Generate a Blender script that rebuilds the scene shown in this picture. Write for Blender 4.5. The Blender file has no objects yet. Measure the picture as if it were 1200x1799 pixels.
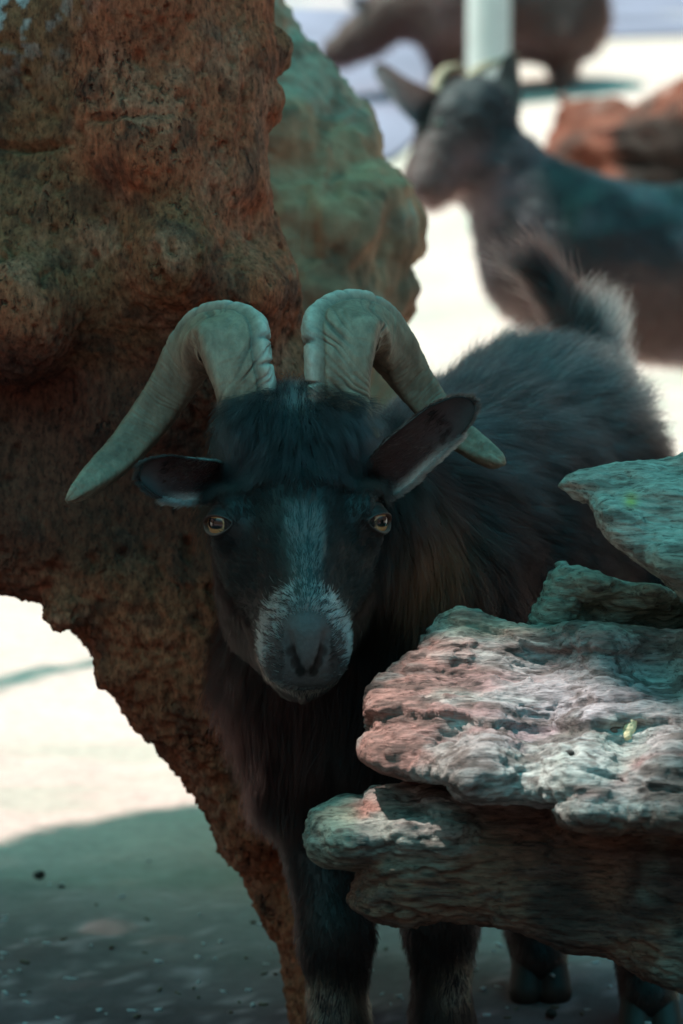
import bpy, math, random
import numpy as np
from mathutils import Vector, Matrix

# ---------------------------------------------------------------- camera, sky, sun, exposure
scn = bpy.context.scene
C = scn.collection
R_ = math.radians
FPX, PITCH = 6000.0, R_(9.4)
CAM = np.array([0.0, -2.5, 0.9])
FW = np.array([0.0, math.cos(PITCH), -math.sin(PITCH)])
UP = np.array([0.0, math.sin(PITCH), math.cos(PITCH)])
RT = np.array([1.0, 0.0, 0.0])
def nrm0(v): v = np.array(v, float); return v/np.linalg.norm(v)

cd = bpy.data.cameras.new('camera'); cam = bpy.data.objects.new('camera', cd); C.objects.link(cam)
cam.location = CAM; cam.rotation_euler = (math.pi/2 - PITCH, 0, 0)
cd.sensor_fit = 'HORIZONTAL'; cd.sensor_width = 36; cd.lens = FPX/1200*36
cd.clip_start = 0.05; cd.clip_end = 1500
cd.dof.use_dof = True; cd.dof.focus_distance = 2.51; cd.dof.aperture_fstop = 10.5
scn.camera = cam

SUN_EL, SUN_AZ = 67.0, 281.0      # compass: 0 = +Y (away from the camera), clockwise
s_ = np.array([math.sin(R_(SUN_AZ))*math.cos(R_(SUN_EL)), math.cos(R_(SUN_AZ))*math.cos(R_(SUN_EL)), math.sin(R_(SUN_EL))])
world = bpy.data.worlds.new('World'); scn.world = world; world.use_nodes = True
nt = world.node_tree; nt.nodes.clear()
wo = nt.nodes.new('ShaderNodeOutputWorld'); bg = nt.nodes.new('ShaderNodeBackground')
sky = nt.nodes.new('ShaderNodeTexSky'); sky.sky_type = 'NISHITA'; sky.sun_disc = False
sky.sun_elevation = R_(SUN_EL); sky.sun_rotation = R_(SUN_AZ); sky.dust_density = 1.5
mx = nt.nodes.new('ShaderNodeMix'); mx.data_type = 'RGBA'; mx.blend_type = 'MULTIPLY'; mx.inputs[0].default_value = 1.0
nt.links.new(sky.outputs[0], mx.inputs[6])
wtc = nt.nodes.new('ShaderNodeTexCoord'); wvr = nt.nodes.new('ShaderNodeVectorMath'); wvr.operation = 'DOT_PRODUCT'; nt.links.new(wtc.outputs['Generated'], wvr.inputs[0]); wvr.inputs[1].default_value = tuple(nrm0((0.05, -0.22, 0.97)))
wr = nt.nodes.new('ShaderNodeValToRGB'); nt.links.new(wvr.outputs['Value'], wr.inputs[0])      # leafy surroundings low down, open blue-green sky overhead
cr = wr.color_ramp.elements; cr[0].position = 0.0; cr[0].color = (0.24, 0.115, 0.07, 1); cr[1].position = 0.87; cr[1].color = (0.62, 3.35, 2.5, 1); ce = cr.new(0.44); ce.color = (0.70, 0.36, 0.22, 1)
nt.links.new(wr.outputs[0], mx.inputs[7])
nt.links.new(mx.outputs[2], bg.inputs[0]); bg.inputs[1].default_value = 0.10
nt.links.new(bg.outputs[0], wo.inputs[0])
ld = bpy.data.lights.new('sun', 'SUN'); sun = bpy.data.objects.new('sun', ld); C.objects.link(sun)
ld.energy = 4.0; ld.angle = R_(0.5); ld.color = (1.0, 0.965, 0.93)
sun.rotation_euler = Vector(s_).to_track_quat('Z', 'Y').to_euler()
scn.view_settings.view_transform = 'Standard'; scn.view_settings.look = 'None'
scn.view_settings.exposure = 0.98; scn.view_settings.gamma = 1.0
scn.render.engine = 'CYCLES'
scn.cycles.use_denoising = True
scn.cycles.max_bounces = 6; scn.cycles.diffuse_bounces = 3; scn.cycles.glossy_bounces = 2
scn.cycles.transparent_max_bounces = 8
scn.cycles.sample_clamp_indirect = 6.0

# ---------------------------------------------------------------- helpers: picture geometry, noise, fields
def ray(px, py):
    return FW + (px-600)/FPX*RT + (899.5-py)/FPX*UP
def P(px, py, Y):                      # where the sight line through a point of the photo crosses depth Y
    d = ray(px, py); return CAM + d*((Y-CAM[1])/d[1])
def nrm(v):
    v = np.asarray(v, float); return v/np.maximum(np.linalg.norm(v, axis=-1, keepdims=True), 1e-12)

def _h(ix, iy, iz, seed):
    h = (ix*374761393 + iy*668265263 + iz*2147483647 + seed*1274126177) & 0xffffffff
    h = ((h ^ (h >> 13))*1274126177) & 0xffffffff
    h = ((h ^ (h >> 16))*2246822519) & 0xffffffff
    return h ^ (h >> 15)
def pn(p, seed=0):                     # gradient noise, about -1..1
    p = np.asarray(p, np.float64); i = np.floor(p).astype(np.int64); f = p - i
    u = f*f*f*(f*(f*6-15)+10); out = np.zeros(len(p))
    for dx in (0, 1):
        wx = u[:, 0] if dx else 1-u[:, 0]
        for dy in (0, 1):
            wy = u[:, 1] if dy else 1-u[:, 1]
            for dz in (0, 1):
                wz = u[:, 2] if dz else 1-u[:, 2]
                h = _h(i[:, 0]+dx, i[:, 1]+dy, i[:, 2]+dz, seed)
                gx = ((h & 1023)/511.5-1); gy = (((h >> 10) & 1023)/511.5-1); gz = (((h >> 20) & 1023)/511.5-1)
                out += wx*wy*wz*(gx*(f[:, 0]-dx)+gy*(f[:, 1]-dy)+gz*(f[:, 2]-dz))
    return out*1.5
def fbm(p, oct=4, seed=0, gain=0.5):
    a, s, o = 1.0, 0.0, 0.0; p = np.array(p, float)
    for k in range(oct):
        o = o + a*pn(p, seed+k*17); s += a; a *= gain; p = p*2.03+11.3
    return o/s*1.4
def ridged(p, oct=3, seed=0):
    a, s, o = 1.0, 0.0, 0.0; p = np.array(p, float)
    for k in range(oct):
        o = o + a*(1-2*np.abs(pn(p, seed+k*17))); s += a; a *= 0.5; p = p*2.1+5.7
    return o/s
def vor(p, seed=0):                    # distance to nearest jittered cell point, cell hash
    p = np.asarray(p, float); i = np.floor(p).astype(np.int64); best = np.full(len(p), 9.0); bid = np.zeros(len(p))
    for dx in (-1, 0, 1):
        for dy in (-1, 0, 1):
            for dz in (-1, 0, 1):
                j = i + np.array([dx, dy, dz]); h = _h(j[:, 0], j[:, 1], j[:, 2], seed)
                q = j + np.stack([(h & 1023)/1023, ((h >> 10) & 1023)/1023, ((h >> 20) & 1023)/1023], 1)
                d = np.linalg.norm(q-p, axis=1); m = d < best
                best[m] = d[m]; bid[m] = ((h[m] >> 5) & 255)/255.0
    return best, bid
def sstep(a, b, x):
    t = np.clip((x-a)/(b-a), 0, 1); return t*t*(3-2*t)
def gauss(d2, s): return np.exp(-d2/(s*s))
def smin(a, b, k):
    h = np.maximum(k-np.abs(a-b), 0)/k; return np.minimum(a, b)-h*h*k*0.25
def smax(a, b, k): return -smin(-a, -b, k)

class Field:                            # a signed distance field on a grid, grown shape by shape
    def __init__(s, lo, hi, h):
        s.lo = np.array(lo, float); s.h = h; s.n = (np.ceil((np.array(hi)-s.lo)/h)+1).astype(int)
        s.f = np.full(s.n, 1.0, np.float32)
        s.ax = [s.lo[k]+np.arange(s.n[k])*h for k in range(3)]
    def win(s, lo, hi):
        a = np.clip(((np.array(lo)-s.lo)/s.h).astype(int)-1, 0, s.n); b = np.clip(((np.array(hi)-s.lo)/s.h).astype(int)+3, 0, s.n)
        return tuple(slice(x, y) for x, y in zip(a, b))
    def grid(s, w): return np.meshgrid(*[s.ax[k][w[k]] for k in range(3)], indexing='ij', sparse=True)
    def put(s, w, d, k, cut=False):
        if cut: s.f[w] = smax(s.f[w], -d, k)
        else: s.f[w] = smin(s.f[w], d.astype(np.float32), k)
    def cone(s, a, b, ra, rb, k=0.03, cut=False, sq=(1, 1, 1)):
        a = np.array(a, float); b = np.array(b, float); m = max(ra, rb)+k+3*s.h
        w = s.win(np.minimum(a, b)-m, np.maximum(a, b)+m); X, Y, Z = s.grid(w)
        if X.size == 0 or Y.size == 0 or Z.size == 0: return
        ab = b-a; L2 = max((ab**2).sum(), 1e-9)
        t = np.clip(((X-a[0])*ab[0]+(Y-a[1])*ab[1]+(Z-a[2])*ab[2])/L2, 0, 1)
        d = np.sqrt((X-a[0]-t*ab[0])**2/sq[0]+(Y-a[1]-t*ab[1])**2/sq[1]+(Z-a[2]-t*ab[2])**2/sq[2])-(ra+(rb-ra)*t)
        s.put(w, d, k, cut)
    def ell(s, c, r, M=None, k=0.02, cut=False):   # rows of M: the axes of the ellipsoid
        c = np.array(c, float); r = np.array(r, float); m = r.max()+k+3*s.h
        w = s.win(c-m, c+m); X, Y, Z = s.grid(w)
        if X.size == 0 or Y.size == 0 or Z.size == 0: return
        X = X-c[0]; Y = Y-c[1]; Z = Z-c[2]
        if M is None: M = np.eye(3)
        q = [(M[i][0]*X+M[i][1]*Y+M[i][2]*Z) for i in range(3)]
        k0 = np.sqrt(sum((q[i]/r[i])**2 for i in range(3))); k1 = np.sqrt(sum((q[i]/r[i]**2)**2 for i in range(3)))
        s.put(w, k0*(k0-1)/np.maximum(k1, 1e-6), k, cut)
    def mesh(s): return surface_nets(s.f, s.lo, s.h)

def surface_nets(f, lo, h):
    f = np.pad(f, 1, constant_values=1.0); lo = np.array(lo)-h
    s = f < 0; n = f.shape
    c = np.zeros((n[0]-1, n[1]-1, n[2]-1), np.int8)
    for dx in (0, 1):
        for dy in (0, 1):
            for dz in (0, 1):
                c += s[dx:n[0]-1+dx, dy:n[1]-1+dy, dz:n[2]-1+dz]
    act = (c > 0) & (c < 8); idx = np.full(act.shape, -1, np.int64)
    I = np.argwhere(act); idx[act] = np.arange(len(I))
    acc = np.zeros((len(I), 3)); cnt = np.zeros(len(I))
    for ax in range(3):
        o = [k for k in range(3) if k != ax]
        for p in (0, 1):
            for q in (0, 1):
                a = I.copy(); a[:, o[0]] += p; a[:, o[1]] += q; b = a.copy(); b[:, ax] += 1
                fa = f[a[:, 0], a[:, 1], a[:, 2]]; fb = f[b[:, 0], b[:, 1], b[:, 2]]
                m = (fa < 0) != (fb < 0); t = np.where(m, fa/np.where(m, fa-fb, 1), 0)
                pos = a.astype(float); pos[:, ax] += t
                acc[m] += pos[m]; cnt[m] += 1
    V = lo + acc/cnt[:, None]*h
    Q = []
    for ax in range(3):
        o = [(ax+1) % 3, (ax+2) % 3]
        sl0 = [slice(None)]*3; sl1 = [slice(None)]*3; sl0[ax] = slice(0, -1); sl1[ax] = slice(1, None)
        e = np.argwhere(s[tuple(sl0)] != s[tuple(sl1)])
        e = e[(e[:, o[0]] > 0) & (e[:, o[1]] > 0) & (e[:, o[0]] < n[o[0]]-1) & (e[:, o[1]] < n[o[1]]-1)]
        ins = s[e[:, 0], e[:, 1], e[:, 2]]
        def cell(p, q):
            a = e.copy(); a[:, o[0]] -= p; a[:, o[1]] -= q; return idx[a[:, 0], a[:, 1], a[:, 2]]
        q = np.stack([cell(1, 1), cell(0, 1), cell(0, 0), cell(1, 0)], 1)
        q[~ins] = q[~ins][:, ::-1]
        Q.append(q)
    Q = np.concatenate(Q); return V, Q[(Q >= 0).all(1)]

def vnormals(V, Q):
    n = np.cross(V[Q[:, 2]]-V[Q[:, 0]], V[Q[:, 3]]-V[Q[:, 1]]); out = np.zeros_like(V)
    for k in range(4):
        for c in range(3): out[:, c] += np.bincount(Q[:, k], n[:, c], len(V))
    return nrm(out)
def smooth(V, Q, it=1, w=0.5):
    for _ in range(it):
        acc = np.zeros_like(V); cnt = np.zeros(len(V))
        for k in range(4):
            a, b = Q[:, k], Q[:, (k+1) % 4]
            for c in range(3): acc[:, c] += np.bincount(a, V[b, c], len(V)) + np.bincount(b, V[a, c], len(V))
            cnt += np.bincount(a, minlength=len(V)) + np.bincount(b, minlength=len(V))
        V = V*(1-w) + acc/np.maximum(cnt, 1)[:, None]*w
    return V
def subdivide(V, Q):                    # one even split of every quad, new points averaged
    e = np.concatenate([Q[:, [k, (k+1) % 4]] for k in range(4)]); es = np.sort(e, 1)
    key = es[:, 0].astype(np.int64)*len(V)+es[:, 1]; u, first, inv = np.unique(key, return_index=True, return_inverse=True)
    E = es[first]; ev = (V[E[:, 0]]+V[E[:, 1]])/2; fv = V[Q].mean(1)
    nV = len(V); eid = (inv.reshape(4, -1).T)+nV; fid = np.arange(len(Q))+nV+len(E)
    out = np.concatenate([np.stack([Q[:, k], eid[:, k], fid, eid[:, (k+3) % 4]], 1) for k in range(4)])
    V2 = np.concatenate([V, ev, fv]); return smooth(V2, out, 1, 0.5), out

def mesh_obj(name, V, Q, mat, parent=None, col=None, flat=False):
    me = bpy.data.meshes.new(name); V = np.asarray(V, np.float32); Q = np.asarray(Q)
    me.vertices.add(len(V)); me.vertices.foreach_set('co', V.ravel())
    k = Q.shape[1]; me.loops.add(len(Q)*k); me.loops.foreach_set('vertex_index', Q.ravel().astype(np.int32))
    me.polygons.add(len(Q)); me.polygons.foreach_set('loop_start', np.arange(0, len(Q)*k, k, dtype=np.int32))
    me.update(calc_edges=True); me.validate()
    if not flat: me.polygons.foreach_set('use_smooth', np.ones(len(me.polygons), bool))
    if col is not None:
        a = me.attributes.new('col', 'FLOAT_COLOR', 'POINT')
        c4 = np.ones((len(V), 4), np.float32); c4[:, :3] = np.clip(col, 0, 1); a.data.foreach_set('color', c4.ravel())
    me.materials.append(mat); o = bpy.data.objects.new(name, me); C.objects.link(o)
    if parent is not None: adopt(o, parent)
    return o
def adopt(o, parent):
    o.parent = parent
    o.matrix_parent_inverse = Matrix.Identity(4) if parent.parent else Matrix.Translation(-Vector(parent.location))
def tag(o, label, cat, group=None, kind=None):
    if label: o['label'] = label
    if cat: o['category'] = cat
    if group: o['group'] = group
    if kind: o['kind'] = kind
    return o
def thing(name, loc, label, cat, group=None):
    o = bpy.data.objects.new(name, None); C.objects.link(o); o.location = loc; o.empty_display_size = 0.05
    return tag(o, label, cat, group)

# ---------------------------------------------------------------- materials
def N(t, kind, **kw):
    n = t.nodes.new(kind)
    for k, v in kw.items():
        if k.startswith('i_'):
            key = k[2:]; n.inputs[int(key) if key.isdigit() else key].default_value = v
        else: setattr(n, k, v)
    return n
def mat_new(name):
    m = bpy.data.materials.new(name); m.use_nodes = True; t = m.node_tree
    b = t.nodes['Principled BSDF']; return m, t, b
def col_mat(name, rough=0.8, spec=0.3, var=0.35, vscale=(1, 1, 1), vfreq=120.0, bump=0.4, bdist=0.002, bfreq=160.0, bscale=(1, 1, 1),
            pits=0.0, pfreq=60.0, pscale=(1, 1, 1), rot=(0, 0, 0), rvar=0.0):
    m, t, b = mat_new(name); L = t.links.new
    at = N(t, 'ShaderNodeAttribute', attribute_name='col')
    tc = N(t, 'ShaderNodeNewGeometry')
    def mapped(sc, ro=rot):
        mp = N(t, 'ShaderNodeMapping'); mp.inputs['Scale'].default_value = sc; mp.inputs['Rotation'].default_value = ro
        L(tc.outputs['Position'], mp.inputs[0]); return mp
    mv = mapped(vscale); n1 = N(t, 'ShaderNodeTexNoise', i_Scale=vfreq, i_Detail=6.0, i_Roughness=0.65); L(mv.outputs[0], n1.inputs['Vector'])
    mr = N(t, 'ShaderNodeMapRange'); mr.inputs[1].default_value = 0.3; mr.inputs[2].default_value = 0.7
    mr.inputs[3].default_value = 1-var; mr.inputs[4].default_value = 1+var; L(n1.outputs[0], mr.inputs[0])
    mu = N(t, 'ShaderNodeVectorMath', operation='MULTIPLY'); L(at.outputs['Color'], mu.inputs[0]); L(mr.outputs[0], mu.inputs[1])
    src = mu.outputs[0]
    mb = mapped(bscale); n2 = N(t, 'ShaderNodeTexNoise', i_Scale=bfreq, i_Detail=8.0, i_Roughness=0.7); L(mb.outputs[0], n2.inputs['Vector'])
    h = n2.outputs[0]
    if pits > 0:
        mp = mapped(pscale); v = N(t, 'ShaderNodeTexVoronoi', i_Scale=pfreq); v.feature = 'F1'
        dn = N(t, 'ShaderNodeTexNoise', i_Scale=pfreq*0.8, i_Detail=3.0); L(mp.outputs[0], dn.inputs['Vector'])
        ad = N(t, 'ShaderNodeVectorMath', operation='MULTIPLY_ADD'); L(dn.outputs['Color'], ad.inputs[0]); ad.inputs[1].default_value = (0.025,)*3; L(mp.outputs[0], ad.inputs[2])
        L(ad.outputs[0], v.inputs['Vector'])
        pr = N(t, 'ShaderNodeMapRange'); pr.inputs[1].default_value = 0.12; pr.inputs[2].default_value = 0.34; pr.inputs[3].default_value = -1.0; pr.inputs[4].default_value = 0.0
        L(v.outputs['Distance'], pr.inputs[0])
        ms = N(t, 'ShaderNodeTexNoise', i_Scale=14.0, i_Detail=2.0); L(tc.outputs['Position'], ms.inputs['Vector'])
        mm = N(t, 'ShaderNodeMapRange'); mm.inputs[1].default_value = 0.48; mm.inputs[2].default_value = 0.6; L(ms.outputs[0], mm.inputs[0])
        pm = N(t, 'ShaderNodeMath', operation='MULTIPLY'); L(pr.outputs[0], pm.inputs[0]); L(mm.outputs[0], pm.inputs[1])
        ha = N(t, 'ShaderNodeMath', operation='MULTIPLY_ADD'); L(pm.outputs[0], ha.inputs[0]); ha.inputs[1].default_value = pits; L(h, ha.inputs[2]); h = ha.outputs[0]
    if pits > 0:
        dm = N(t, 'ShaderNodeMath', operation='MULTIPLY_ADD'); L(pm.outputs[0], dm.inputs[0]); dm.inputs[1].default_value = 0.7; dm.inputs[2].default_value = 1.0
        n3 = N(t, 'ShaderNodeTexNoise', i_Scale=bfreq*1.6, i_Detail=6.0, i_Roughness=0.7); L(mb.outputs[0], n3.inputs['Vector'])
        m3 = N(t, 'ShaderNodeMapRange'); m3.inputs[1].default_value = 0.36; m3.inputs[2].default_value = 0.46; m3.inputs[3].default_value = 0.35; m3.inputs[4].default_value = 1.0; L(n3.outputs[0], m3.inputs[0])
        d3 = N(t, 'ShaderNodeMath', operation='MULTIPLY'); L(dm.outputs[0], d3.inputs[0]); L(m3.outputs[0], d3.inputs[1])
        mu2 = N(t, 'ShaderNodeVectorMath', operation='MULTIPLY'); L(src, mu2.inputs[0]); L(d3.outputs[0], mu2.inputs[1]); src = mu2.outputs[0]
    L(src, b.inputs['Base Color'])
    bp = N(t, 'ShaderNodeBump', i_Strength=bump, i_Distance=bdist); L(h, bp.inputs['Height']); L(bp.outputs[0], b.inputs['Normal'])
    b.inputs['Roughness'].default_value = rough; b.inputs['Specular IOR Level'].default_value = spec
    return m
def plain(name, col, rough=0.6, spec=0.4, metal=0.0, var=0.15, freq=40.0, bump=0.2, bdist=0.001):
    m, t, b = mat_new(name); L = t.links.new
    tc = N(t, 'ShaderNodeNewGeometry'); n = N(t, 'ShaderNodeTexNoise', i_Scale=freq, i_Detail=5.0); L(tc.outputs['Position'], n.inputs['Vector'])
    mr = N(t, 'ShaderNodeMapRange'); mr.inputs[1].default_value = 0.3; mr.inputs[2].default_value = 0.7; mr.inputs[3].default_value = 1-var; mr.inputs[4].default_value = 1+var
    L(n.outputs[0], mr.inputs[0]); mu = N(t, 'ShaderNodeVectorMath', operation='MULTIPLY'); mu.inputs[0].default_value = col; L(mr.outputs[0], mu.inputs[1])
    L(mu.outputs[0], b.inputs['Base Color']); b.inputs['Roughness'].default_value = rough; b.inputs['Metallic'].default_value = metal; b.inputs['Specular IOR Level'].default_value = spec
    bp = N(t, 'ShaderNodeBump', i_Strength=bump, i_Distance=bdist); L(n.outputs[0], bp.inputs['Height']); L(bp.outputs[0], b.inputs['Normal'])
    return m
def hair_mat(name, rough=0.35, rad=0.5, ior=1.30):
    m = bpy.data.materials.new(name); m.use_nodes = True; t = m.node_tree; t.nodes.clear()
    o = N(t, 'ShaderNodeOutputMaterial'); at = N(t, 'ShaderNodeAttribute', attribute_name='hcol')
    hb = N(t, 'ShaderNodeBsdfHairPrincipled'); hb.model = 'CHIANG'; hb.parametrization = 'COLOR'
    t.links.new(at.outputs['Color'], hb.inputs['Color']); hb.inputs['IOR'].default_value = ior; hb.inputs['Roughness'].default_value = rough; hb.inputs['Radial Roughness'].default_value = rad
    if 'Random Roughness' in hb.inputs: hb.inputs['Random Roughness'].default_value = 0.2
    t.links.new(hb.outputs[0], o.inputs[0]); return m

# ---------------------------------------------------------------- fur: real strands rooted on a mesh
def strands(name, roots, nor, flow, length, col, rad, mat, parent, npt=5, lift=0.5, droop=0.25, wob=0.25, clump=0.45, ccell=0.012, seed=1, tipcol=None):
    rng = np.random.default_rng(seed); n = len(roots)
    flow = nrm(flow - (flow*nor).sum(1, keepdims=True)*nor*0.85)
    nz = np.stack([pn(roots*55, seed+31), pn(roots*55, seed+32), pn(roots*55, seed+33)], 1)
    n2 = np.stack([pn(roots*190, seed+41), pn(roots*190, seed+42), pn(roots*190, seed+43)], 1)
    flow = nrm(flow + nz*wob*1.3 + n2*wob*1.2 + rng.normal(0, 0.10, (n, 3)))
    length = length*(0.72+0.5*rng.random(n))
    cell = np.floor(roots/ccell).astype(np.int64); hh = _h(cell[:, 0], cell[:, 1], cell[:, 2], seed)
    cc = (cell + 0.25+0.5*np.stack([(hh & 1023)/1023, ((hh >> 10) & 1023)/1023, ((hh >> 20) & 1023)/1023], 1))*ccell
    off = cc-roots; off -= (off*nor).sum(1, keepdims=True)*nor
    pts = np.zeros((n, npt, 3)); p = roots - nor*0.0012; pts[:, 0] = p
    for i in range(1, npt):
        t = i/(npt-1)
        d = nrm(nor*(lift*(1-t)**0.7) + flow*(0.4+0.8*t) + np.array([0, 0, -1.0])*droop*t)
        p = p + d*(length/(npt-1))[:, None]; pts[:, i] = p + off*np.reshape(clump, (-1, 1))*t**1.3
    hc = bpy.data.hair_curves.new(name); hc.add_curves([npt]*n)
    hc.position_data.foreach_set('vector', pts.astype(np.float32).ravel()) if hasattr(hc, 'position_data') else hc.points.foreach_set('position', pts.ravel())
    prof = np.array([1.0, 0.95, 0.8, 0.55, 0.12]) if npt == 5 else np.linspace(1, 0.1, npt)**0.6
    r = (rad*np.ones(n)*(0.7+0.6*rng.random(n)))[:, None]*prof[None]
    ra = hc.attributes.get('radius') or hc.attributes.new('radius', 'FLOAT', 'POINT'); ra.data.foreach_set('value', r.astype(np.float32).ravel())
    a = hc.attributes.new('hcol', 'FLOAT_COLOR', 'POINT')
    c4 = np.ones((n, npt, 4), np.float32); v = (0.75+0.5*rng.random(n))[:, None, None]
    c = np.repeat(col[:, None, :], npt, 1)
    if tipcol is not None:
        tt = (np.linspace(0, 1, npt)**1.5)[None, :, None]; c = c*(1-tt)+tipcol[:, None, :]*tt
    c4[:, :, :3] = np.clip(c*v, 0.001, 0.95); a.data.foreach_set('color', c4.ravel())
    hc.materials.append(mat); o = bpy.data.objects.new(name, hc); C.objects.link(o)
    if parent is not None: adopt(o, parent)
    return o
def scatter(V, Q, n, dens=None, seed=0, VN=None):
    rng = np.random.default_rng(seed)
    if VN is None: VN = vnormals(V, Q)
    cen = V[Q].mean(1); ar = 0.5*np.linalg.norm(np.cross(V[Q[:, 2]]-V[Q[:, 0]], V[Q[:, 3]]-V[Q[:, 1]]), axis=1)
    w = ar*(dens(cen, VN[Q].mean(1)) if dens is not None else 1.0); w = np.maximum(w, 0); cs = np.cumsum(w)
    i = np.searchsorted(cs, rng.random(n)*cs[-1]); i = np.minimum(i, len(Q)-1); a, b = rng.random((2, n, 1)); q = Q[i]
    p = (V[q[:, 0]]*(1-a)+V[q[:, 1]]*a)*(1-b)+(V[q[:, 3]]*(1-a)+V[q[:, 2]]*a)*b
    m = nrm((VN[q[:, 0]]*(1-a)+VN[q[:, 1]]*a)*(1-b)+(VN[q[:, 3]]*(1-a)+VN[q[:, 2]]*a)*b)
    return p, m

# ---------------------------------------------------------------- materials of the place
M_sand = col_mat('sand', rough=0.95, spec=0.1, var=0.12, vfreq=60, bump=0.5, bdist=0.003, bfreq=110)
M_trunk = col_mat('driftwood_red', rough=0.85, spec=0.3, var=0.62, vfreq=230, vscale=(1, 1, 0.45), bump=1.0, bdist=0.006, bfreq=210, bscale=(1, 1, 0.55),
                  pits=1.0, pfreq=120, pscale=(1, 1, 0.5))
M_rock = col_mat('driftwood_pale', rough=0.85, spec=0.25, var=0.3, vfreq=30, bump=0.6, bdist=0.006, bfreq=45, bscale=(1, 1, 0.4))
M_ledge = col_mat('driftwood_weathered', rough=0.85, spec=0.3, var=0.5, vfreq=170, vscale=(0.4, 1, 1.5), rot=(0, 0.12, 0), bump=1.0, bdist=0.005, bfreq=190, bscale=(0.16, 1, 1.4),
                  pits=0.10, pfreq=90, pscale=(0.3, 1, 1))
M_horn = col_mat('horn_keratin', rough=0.55, spec=0.4, var=0.30, vfreq=150, vscale=(1, 1, 0.4), bump=0.7, bdist=0.0016, bfreq=260, bscale=(1, 1, 0.5))
M_skin = col_mat('skin', rough=0.6, spec=0.35, var=0.15, vfreq=200, bump=0.3, bdist=0.0006, bfreq=420)
M_fur = hair_mat('fur_strands', 0.32, 0.45)
M_coat = col_mat('coat', rough=0.6, spec=0.35, var=0.35, vfreq=28, vscale=(0.5, 1, 1), bump=0.5, bdist=0.006, bfreq=50, bscale=(0.4, 1, 1))
M_post = plain('painted_steel', (0.55, 0.57, 0.56), 0.45, 0.5, 0.0, 0.1, 12, 0.05)
M_bit = plain('nut_shell', (0.62, 0.5, 0.3), 0.8, 0.2, 0, 0.25, 300, 0.6)
M_bark = plain('bark_chip', (0.16, 0.09, 0.07), 0.85, 0.2, 0, 0.35, 300, 0.8)
M_drop = plain('dung', (0.02, 0.016, 0.013), 0.7, 0.3, 0, 0.3, 200, 0.4)
M_straw = plain('straw', (0.42, 0.34, 0.2), 0.7, 0.3, 0, 0.2, 200, 0.1)

# ---------------------------------------------------------------- ground
def gz(x, y):
    x = np.asarray(x, float); y = np.asarray(y, float)
    m = 0.60*sstep(3.3, 7.6, y + 0.35*np.sin(x*0.9+0.4)) + 0.02*np.sin(x*1.7+y*1.1)*sstep(2, 5, y)
    return m
def axis(a, b, h, far):
    c = np.arange(a, b+1e-6, h); o = np.geomspace(h*2, far, 34); return np.concatenate([a-o[::-1], c, b+o])
gx, gy = axis(-1.5, 2.5, 0.014, 500), axis(-0.6, 3.2, 0.014, 900)
gy = np.unique(np.concatenate([gy, np.arange(3.2, 12, 0.06)]))
X, Y = np.meshgrid(gx, gy, indexing='ij'); pts = np.stack([X.ravel(), Y.ravel(), np.zeros(X.size)], 1)
near = gauss((pts[:, 0]-0.5)**2+(pts[:, 1]-1.5)**2, 5.0)
z = gz(pts[:, 0], pts[:, 1]) + near*(0.010*fbm(pts*np.array([2.2, 5, 1]), 3, 3) + 0.006*fbm(pts*14, 3, 5) + 0.0022*fbm(pts*60, 2, 7))
pts[:, 2] = z
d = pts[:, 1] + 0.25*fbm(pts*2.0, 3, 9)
soil_shade = 1-sstep(0.22, 1.0, d); spk = sstep(0.15, 0.5, fbm(pts*45, 3, 12))  # near soil, darkened as well for the shade gradient
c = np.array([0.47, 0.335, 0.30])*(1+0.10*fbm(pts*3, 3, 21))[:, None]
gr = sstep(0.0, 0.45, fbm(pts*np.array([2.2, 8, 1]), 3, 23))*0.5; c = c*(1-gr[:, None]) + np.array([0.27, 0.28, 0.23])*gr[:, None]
c = c*(1-soil_shade[:, None]) + (np.array([0.135, 0.075, 0.078])[None]*(1+1.6*spk[:, None])*(1+.5*fbm(pts*11, 3, 14))[:, None])*soil_shade[:, None]
nx, ny = X.shape; i = np.arange(nx*ny).reshape(nx, ny)
Q = np.stack([i[:-1, :-1].ravel(), i[1:, :-1].ravel(), i[1:, 1:].ravel(), i[:-1, 1:].ravel()], 1)
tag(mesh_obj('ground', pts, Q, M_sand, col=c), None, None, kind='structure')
# paved yard beyond the sand bank; dark lilac also stands in for shaded ground
M_shaded_pave = plain('shaded_paving', (0.17, 0.15, 0.20), 0.8, 0.2, 0, 0.35, 1.6, 0.3)
px_ = np.concatenate([-np.geomspace(60, .8, 30), np.linspace(-.7, 2.0, 80), np.geomspace(2.1, 60, 30)]); py_ = np.geomspace(1, 30, 90)-1; X, Y = np.meshgrid(px_, py_, indexing='ij')
Y = Y*4.2 + 9.3 - 3.6*sstep(0.75, 0.15, X+0.05*np.sin(X*9))  # sheet pulled nearer on the left as painted shade over the sand
Z = gz(X.ravel(), Y.ravel()).reshape(X.shape)+0.012
i = np.arange(X.size).reshape(X.shape)
Q = np.stack([i[:-1, :-1].ravel(), i[1:, :-1].ravel(), i[1:, 1:].ravel(), i[:-1, 1:].ravel()], 1)
tag(mesh_obj('shaded_path', np.stack([X.ravel(), Y.ravel(), Z.ravel()], 1), Q, M_shaded_pave), None, None, kind='structure')

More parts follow.
